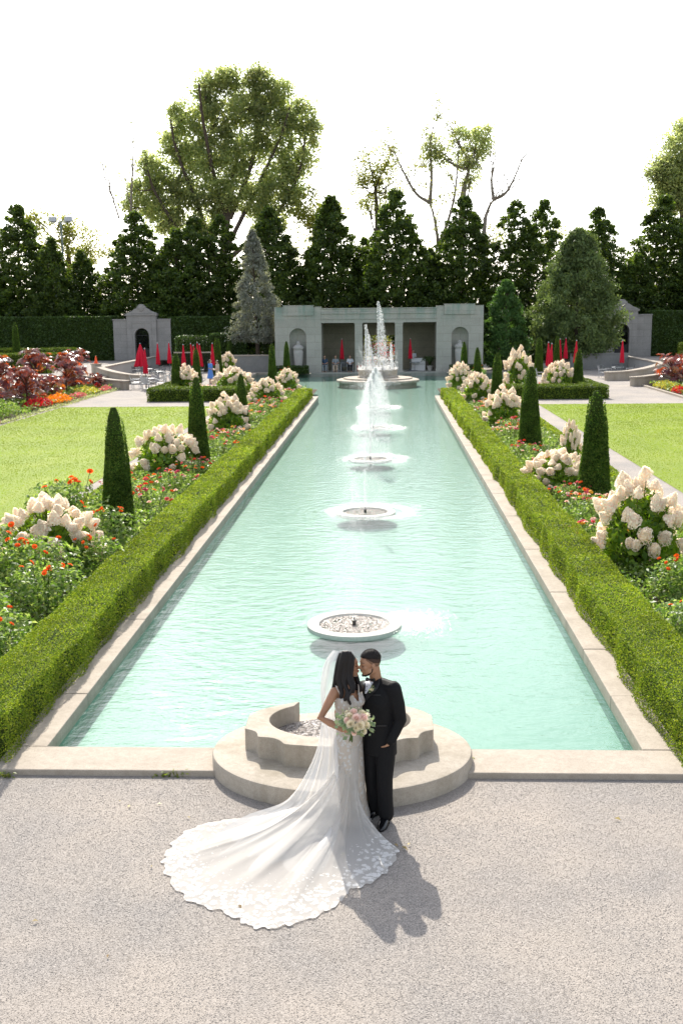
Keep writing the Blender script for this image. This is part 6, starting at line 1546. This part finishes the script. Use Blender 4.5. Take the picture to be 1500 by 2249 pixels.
# gown: fitted lace from neckline to below the knee, then open flare
ctr = [(1548, 766, .152, .125), (1560, 765.5, .140, .112), (1572, 765, .127, .100), (1590, 764, .137, .106), (1612, 763, .152, .120), (1640, 763.5, .166, .132), (1670, 766, .165, .130), (1700, 769, .158, .126), (1730, 772, .150, .122), (1760, 774, .155, .128), (1790, 776, .185, .155), (1806, 777, .215, .185)]
na = 72; aa = np.arange(na)*2*PI/na; V = []
top_y = lambda t: 1526.0+17.0*np.exp(-((((t-PI/2)+PI) % (2*PI)-PI)/.20)**2)+7*(np.sin(t) < -.1)-9.0*np.exp(-((((t-PI/2)+PI) % (2*PI)-PI)/.85)**2)+.8*np.sin(t*23)
for q in np.linspace(0, 1, 7)[:-1]:
    row = []
    for t in aa:
        y = top_y(t)*(1-q)+1548*q; c = A(766, y, 10.04); w, d = np.interp(y, [1523, 1535, 1548], [.150, .156, .152]), np.interp(y, [1523, 1535, 1548], [.105, .122, .125])
        bst = .040*max(0, math.sin(t))*math.exp(-((y-1539)/9.0)**2)*(1-.45*math.exp(-(((t-PI/2))/.16)**2)); row.append(c+bl*w*math.cos(t)+bf*(d*math.sin(t)+bst))
    V.append(np.array(row))
for y, x, w, d in ctr:
    c = A(x, y, 10.04); V.append(c+(bl*w)[None]*np.cos(aa)[:, None]+(bf*d)[None]*np.sin(aa)[:, None])
k = len(V); F = [(i*na+j, (i+1)*na+j, (i+1)*na+(j+1) % na, i*na+(j+1) % na) for i in range(k-1) for j in range(na)]
m = MB(); m.add(np.concatenate(V), F); gown = m.build('gown', M_GOWN, bride, smooth=True); gown.modifiers.new('solid', 'SOLIDIFY').thickness = .004; hem_attr(gown, np.zeros(len(gown.data.vertices)))
m = MB(); b1 = A(752, 1529, 9.90)
m.tube(bez(A(749.5, 1531, 9.93), A(738, 1508, 9.90), A(735, 1500, 10.06), 10), .006, 8); m.tube(bez(A(787, 1527, 10.0), A(790, 1505, 10.02), A(783, 1499, 10.15), 10), .006, 8); m.build('shoulder_strap', M_GOWN, gown, smooth=True)
# train
OUTL = [(.33, 9.84), (.45, 9.61), (.62, 9.42), (.57, 9.16), (.48, 8.95), (.34, 8.77), (.20, 8.69), (.15, 8.57), (.08, 8.43), (-.08, 8.26), (-.28, 8.13), (-.45, 8.07), (-.61, 8.10), (-.73, 8.2), (-.91, 8.33), (-1.15, 8.45), (-1.35, 8.68), (-1.49, 8.97), (-1.55, 9.16), (-1.55, 9.36), (-1.5, 9.61), (-1.37, 9.83), (-1.14, 9.97), (-.85, 10.05), (-.55, 10.13), (-.3, 10.17), (-.05, 10.19), (.12, 10.17), (.25, 10.09), (.30, 9.98)]
NT, MT = 300, 46; O = spline(np.array(OUTL+[OUTL[0]]), NT+1)[:NT]
cc = np.array([.165, 9.99]); r0 = .085; z0 = .80; V = []; hem = []
ang = np.arctan2(O[:, 1]-cc[1], O[:, 0]-cc[0]); L = np.linalg.norm(O-cc, axis=1); rng_f = np.random.default_rng(3)
scal = .018*np.sin(np.arange(NT)*2*PI/NT*34)+.012*np.sin(np.arange(NT)*2*PI/NT*57+1)
st = cc+np.c_[np.cos(ang), np.sin(ang)]*r0; fold = sum(a_*np.sin(ang*k_+p_) for k_, a_, p_ in ((9, .5, .3), (14, .6, 1.7), (23, .45, .9), (37, .3, 2.1)))
for i in range(MT+1):
    t = i/MT; wR = np.clip(np.cos(ang+.62), 0, 1)**.7; g = t**(1.75+3.4*wR)*.92+.08*t**(1+2*wR); ext = (L-r0+scal*min(1, t*1.3)); xy = cc+np.c_[np.cos(ang), np.sin(ang)]*(r0+ext*g)[:, None]
    fl = np.clip(ext/1.2, .25, 1); z = z0*(1-t)**(1.35+.9*fl-.55*wR)+.012
    amp = .042*np.sin(PI*min(1, t*1.02))**.8*(.4+.6*fl); f2 = fold+.55*np.sin(ang*19+xy[:, 0]*5+xy[:, 1]*3)+.4*np.sin(xy[:, 0]*11-xy[:, 1]*8)
    z = np.maximum(.010+.004*np.abs(f2), z+amp*(f2*.5+.35)*(t > .02)); side = .022*np.sin(PI*t)*fold
    xy = xy+np.c_[-np.sin(ang), np.cos(ang)]*side[:, None]
    V.append(np.c_[xy, z]); hem.append(np.full(NT, np.clip((t-.70)/.24, 0, 1)*np.ones(1)[0]))
V = np.concatenate(V); F = [(i*NT+j, (i+1)*NT+j, (i+1)*NT+(j+1) % NT, i*NT+(j+1) % NT) for i in range(MT) for j in range(NT)]
m = MB(); m.add(V, F); tr = m.build('train', M_TRAIN, bride, smooth=True); hem_attr(tr, np.concatenate(hem))
# veil from the crown down the back and out over the train
EA = [A(742, 1433, 10.12), A(726, 1465, 10.14), A(714, 1520, 10.13), A(706, 1590, 10.12), A(693, 1648, 10.11), A(669, 1700, 10.10), A(645, 1738, 10.07), A(616, 1767, 10.04), np.array([-.85, 9.93, .075]), np.array([-1.10, 9.72, .05]), np.array([-1.28, 9.42, .035])]
EB = [A(752, 1432, 10.05), A(742, 1465, 9.99), A(733, 1520, 10.02), A(737, 1590, 9.96), A(742, 1650, 9.90), A(744, 1700, 9.86), A(747, 1750, 9.80), A(748, 1798, 9.70), np.array([.02, 9.28, .10]), np.array([-.10, 8.92, .05]), np.array([-.28, 8.62, .035])]
NV, MU = 70, 44; Sa, Sb = spline(EA, NV), spline(EB, NV); V = []; hem = []
for i in range(NV):
    v = i/(NV-1); u = np.linspace(0, 1, MU)[:, None]; p = Sa[i]*(1-u)+Sb[i]*u; bul = np.sin(PI*u)
    back = np.array([-.35, .25, 0])*(.28*math.exp(-((v-.12)/.2)**2)); down = np.array([-.30, -.25, -.02])*(np.clip((v-.66)/.34, 0, 1)**1.5)*1.0
    w = .014*np.sin(u*2*PI*3.3+1.1+v)+.010*np.sin(u*2*PI*6.3+v*3)+.004*np.sin(u*2*PI*11+v*2); nrm = np.array([.25, -.9, .1])*(1-np.clip((v-.6)/.25, 0, 1))+np.array([0, 0, 1.0])*np.clip((v-.6)/.25, 0, 1)
    p = p+bul*(back+down)+w*nrm*(.25+1.3*min(1, v*2)); p[:, 2] = np.maximum(p[:, 2], .045*(1-np.clip((v-.8)/.12, 0, 1)))-.10*np.clip((v-.80)/.2, 0, 1); V.append(p); hem.append(np.full(MU, max(0, (v-.86)/.12)*0))
V = np.concatenate(V); F = [(i*MU+j, (i+1)*MU+j, (i+1)*MU+j+1, i*MU+j+1) for i in range(NV-1) for j in range(MU-1)]
m = MB(); m.add(V, F); vo_ = m.build('veil', M_VEIL, bride, smooth=True); hem_attr(vo_, np.clip(np.concatenate(hem), 0, 1))
# hair
F_, S_, U_ = frame(HB); R = np.stack([F_, S_, U_], 1)
m = MB(); m.ell(bh+R@np.array([-.020, 0, .036]), (.104, .086, .100), 20, 14, R); m.ell(bh+R@np.array([-.035, 0, -.02]), (.078, .084, .10), 18, 12, R)
ST = [([(750, 1438, 10.02), (741, 1468, 10.00), (737, 1496, 10.0), (733, 1512, 9.99), (740, 1524, 9.95)], .030), ([(756, 1436, 9.99), (749, 1466, 9.97), (745, 1496, 9.965), (751, 1520, 9.92), (748, 1532, 9.91)], .032), ([(762, 1436, 9.98), (758, 1466, 9.965), (755, 1497, 9.945), (763, 1520, 9.90), (757, 1538, 9.89)], .032),
      ([(768, 1436, 9.99), (767, 1462, 9.965), (765, 1490, 9.945), (773, 1513, 9.90), (764, 1532, 9.875), (769, 1547, 9.87)], .026), ([(772, 1440, 10.0), (774, 1460, 9.975), (771, 1484, 9.96), (778, 1504, 9.93), (775, 1522, 9.90)], .022), ([(770, 1440, 10.13), (777, 1468, 10.15), (784, 1492, 10.12), (790, 1508, 10.08), (787, 1522, 10.04)], .028), ([(764, 1438, 10.14), (770, 1470, 10.16), (779, 1500, 10.12), (783, 1514, 10.05)], .03), ([(748, 1440, 10.12), (742, 1475, 10.14), (741, 1505, 10.15), (744, 1530, 10.15)], .035)]
for pts, r in ST:
    S = spline([A(*p) for p in pts], 16); t = np.linspace(0, 1, 16); m.tube(S, r*(1-.55*t**2)*(1+.08*np.sin(t*16)), 10); m.ell(S[0], (r,)*3, 8, 6); m.ell(S[-1], (r*.45,)*3, 8, 6)
    for o_ in (-.012, .013):
        S2 = S+np.c_[o_*np.sin(t*9+o_*300), o_*np.cos(t*7), 0*t]; m.tube(S2, r*.55*(1-.5*t), 8)
remeshed('hair', m, M_BHAIR, bride, .0045, 2, .4)
P_ = lambda x, y, z: bh+R@np.array([x, y, z])*.97
m = MB()
for s in (-1, 1): m.tube([P_(.088, s*.012, .026), P_(.089, s*.030, .033), P_(.072, s*.052, .028)], [.0025, .0032, .002], 6)
m.build('eyebrow', M_BHAIR, bride, smooth=True)
m = MB()
for s in (-1, 1): m.tube([P_(.087, s*.018, .0), P_(.090, s*.031, -.004), P_(.082, s*.044, .0)], [.002, .003, .002], 6)
m.build('eyelash', M_BHAIR, bride)
m = MB(); m.ell(P_(.095, 0, -.055), (.0105, .019, .0065), 12, 8, R); m.ell(P_(.092, 0, -.068), (.0115, .018, .008), 12, 8, R); m.build('lips', M_LIP, bride, smooth=True)
m = MB(); m.tube([A(780, 1484, 10.0)+np.array([0, -.01, 0]), A(780, 1487, 10.0)], .003, 6); m.build('earring', M_ALU, bride)

# ---- bouquet
bq = thing('bouquet', 'bouquet of blush and ivory roses with eucalyptus held by the bride', 'bouquet', tuple(BQ))
vd = -unit(ray(781, 1584)); axis = unit(vd*.75+np.array([.18, -.1, .62]))
f, s, u = frame(axis, (0, .6, 1))
RS = [(0, 0, .047, 1), (.072, .018, .046, 1), (.040, -.062, .048, 0), (-.062, .030, .042, 0), (-.02, .075, .042, 1), (-.058, -.048, .045, 0), (.0, -.085, .040, 0), (.10, -.045, .040, 0), (.06, .078, .036, 0), (-.085, -.01, .036, 1), (.105, .055, .030, 0), (-.075, .08, .030, 0), (-.02, -.12, .032, 1), (.075, -.10, .034, 0)]
for i, (a, b, r, k) in enumerate(RS):
    d = math.hypot(a, b); c = BQ+s*a+u*b+f*(.055-4.0*d*d); m = MB(); rose(m, c, unit(f+(s*a+u*b)*4.5), r, i); m.build('rose', (M_ROSEW, M_ROSEP)[k], bq)
n = 90; a = RNG.uniform(0, 2*PI, n); r = .085+.055*RNG.uniform(0, 1, n); P = BQ+np.cos(a)[:, None]*r[:, None]*s+np.sin(a)[:, None]*r[:, None]*u+f*RNG.uniform(-.05, .03, n)[:, None]
left = unit(-s*.9+u*.1); P2 = BQ+(-s*.14)[None]*RNG.uniform(.6, 1.35, 34)[:, None]+u[None]*RNG.normal(0, .07, 34)[:, None]; P3 = BQ+(s*.15)[None]*RNG.uniform(.8, 1.2, 16)[:, None]+u[None]*RNG.normal(-.02, .07, 16)[:, None]
V, Q = leaves(np.concatenate([P, P2, P3]), .048, f, 1.3, .72, .08); big('eucalyptus', V, Q, M_EUC, bq)
n = 150; k = RNG.integers(0, 9, n); cen = np.array([(.11, .06), (-.03, .10), (.09, .0), (-.1, .05), (.02, .05), (-.04, -.01), (.03, -.03), (.13, .02), (.0, .12)])[k]+RNG.normal(0, .018, (n, 2)); P = BQ+cen[:, :1]*s+cen[:, 1:]*u+f*(.055-3*(cen**2).sum(1))[:, None]; V, Q = leaves(P, .020, f, 1.5, .9, .1); big('filler_flowers', V, Q, M_ROSEW, bq)
m = MB()
for i in range(14):
    a = i*2.4; e = grip+np.array([-.012+.016*math.cos(a), .0+.010*math.sin(a), -.075+.012*math.sin(i)]); m.tube([BQ+s*.04*math.cos(a)+u*.04*math.sin(a)-f*.02, grip+np.array([.009*math.cos(a), .009*math.sin(a), 0]), e], .0035, 6)
m.build('stems', M_STEM, bq)
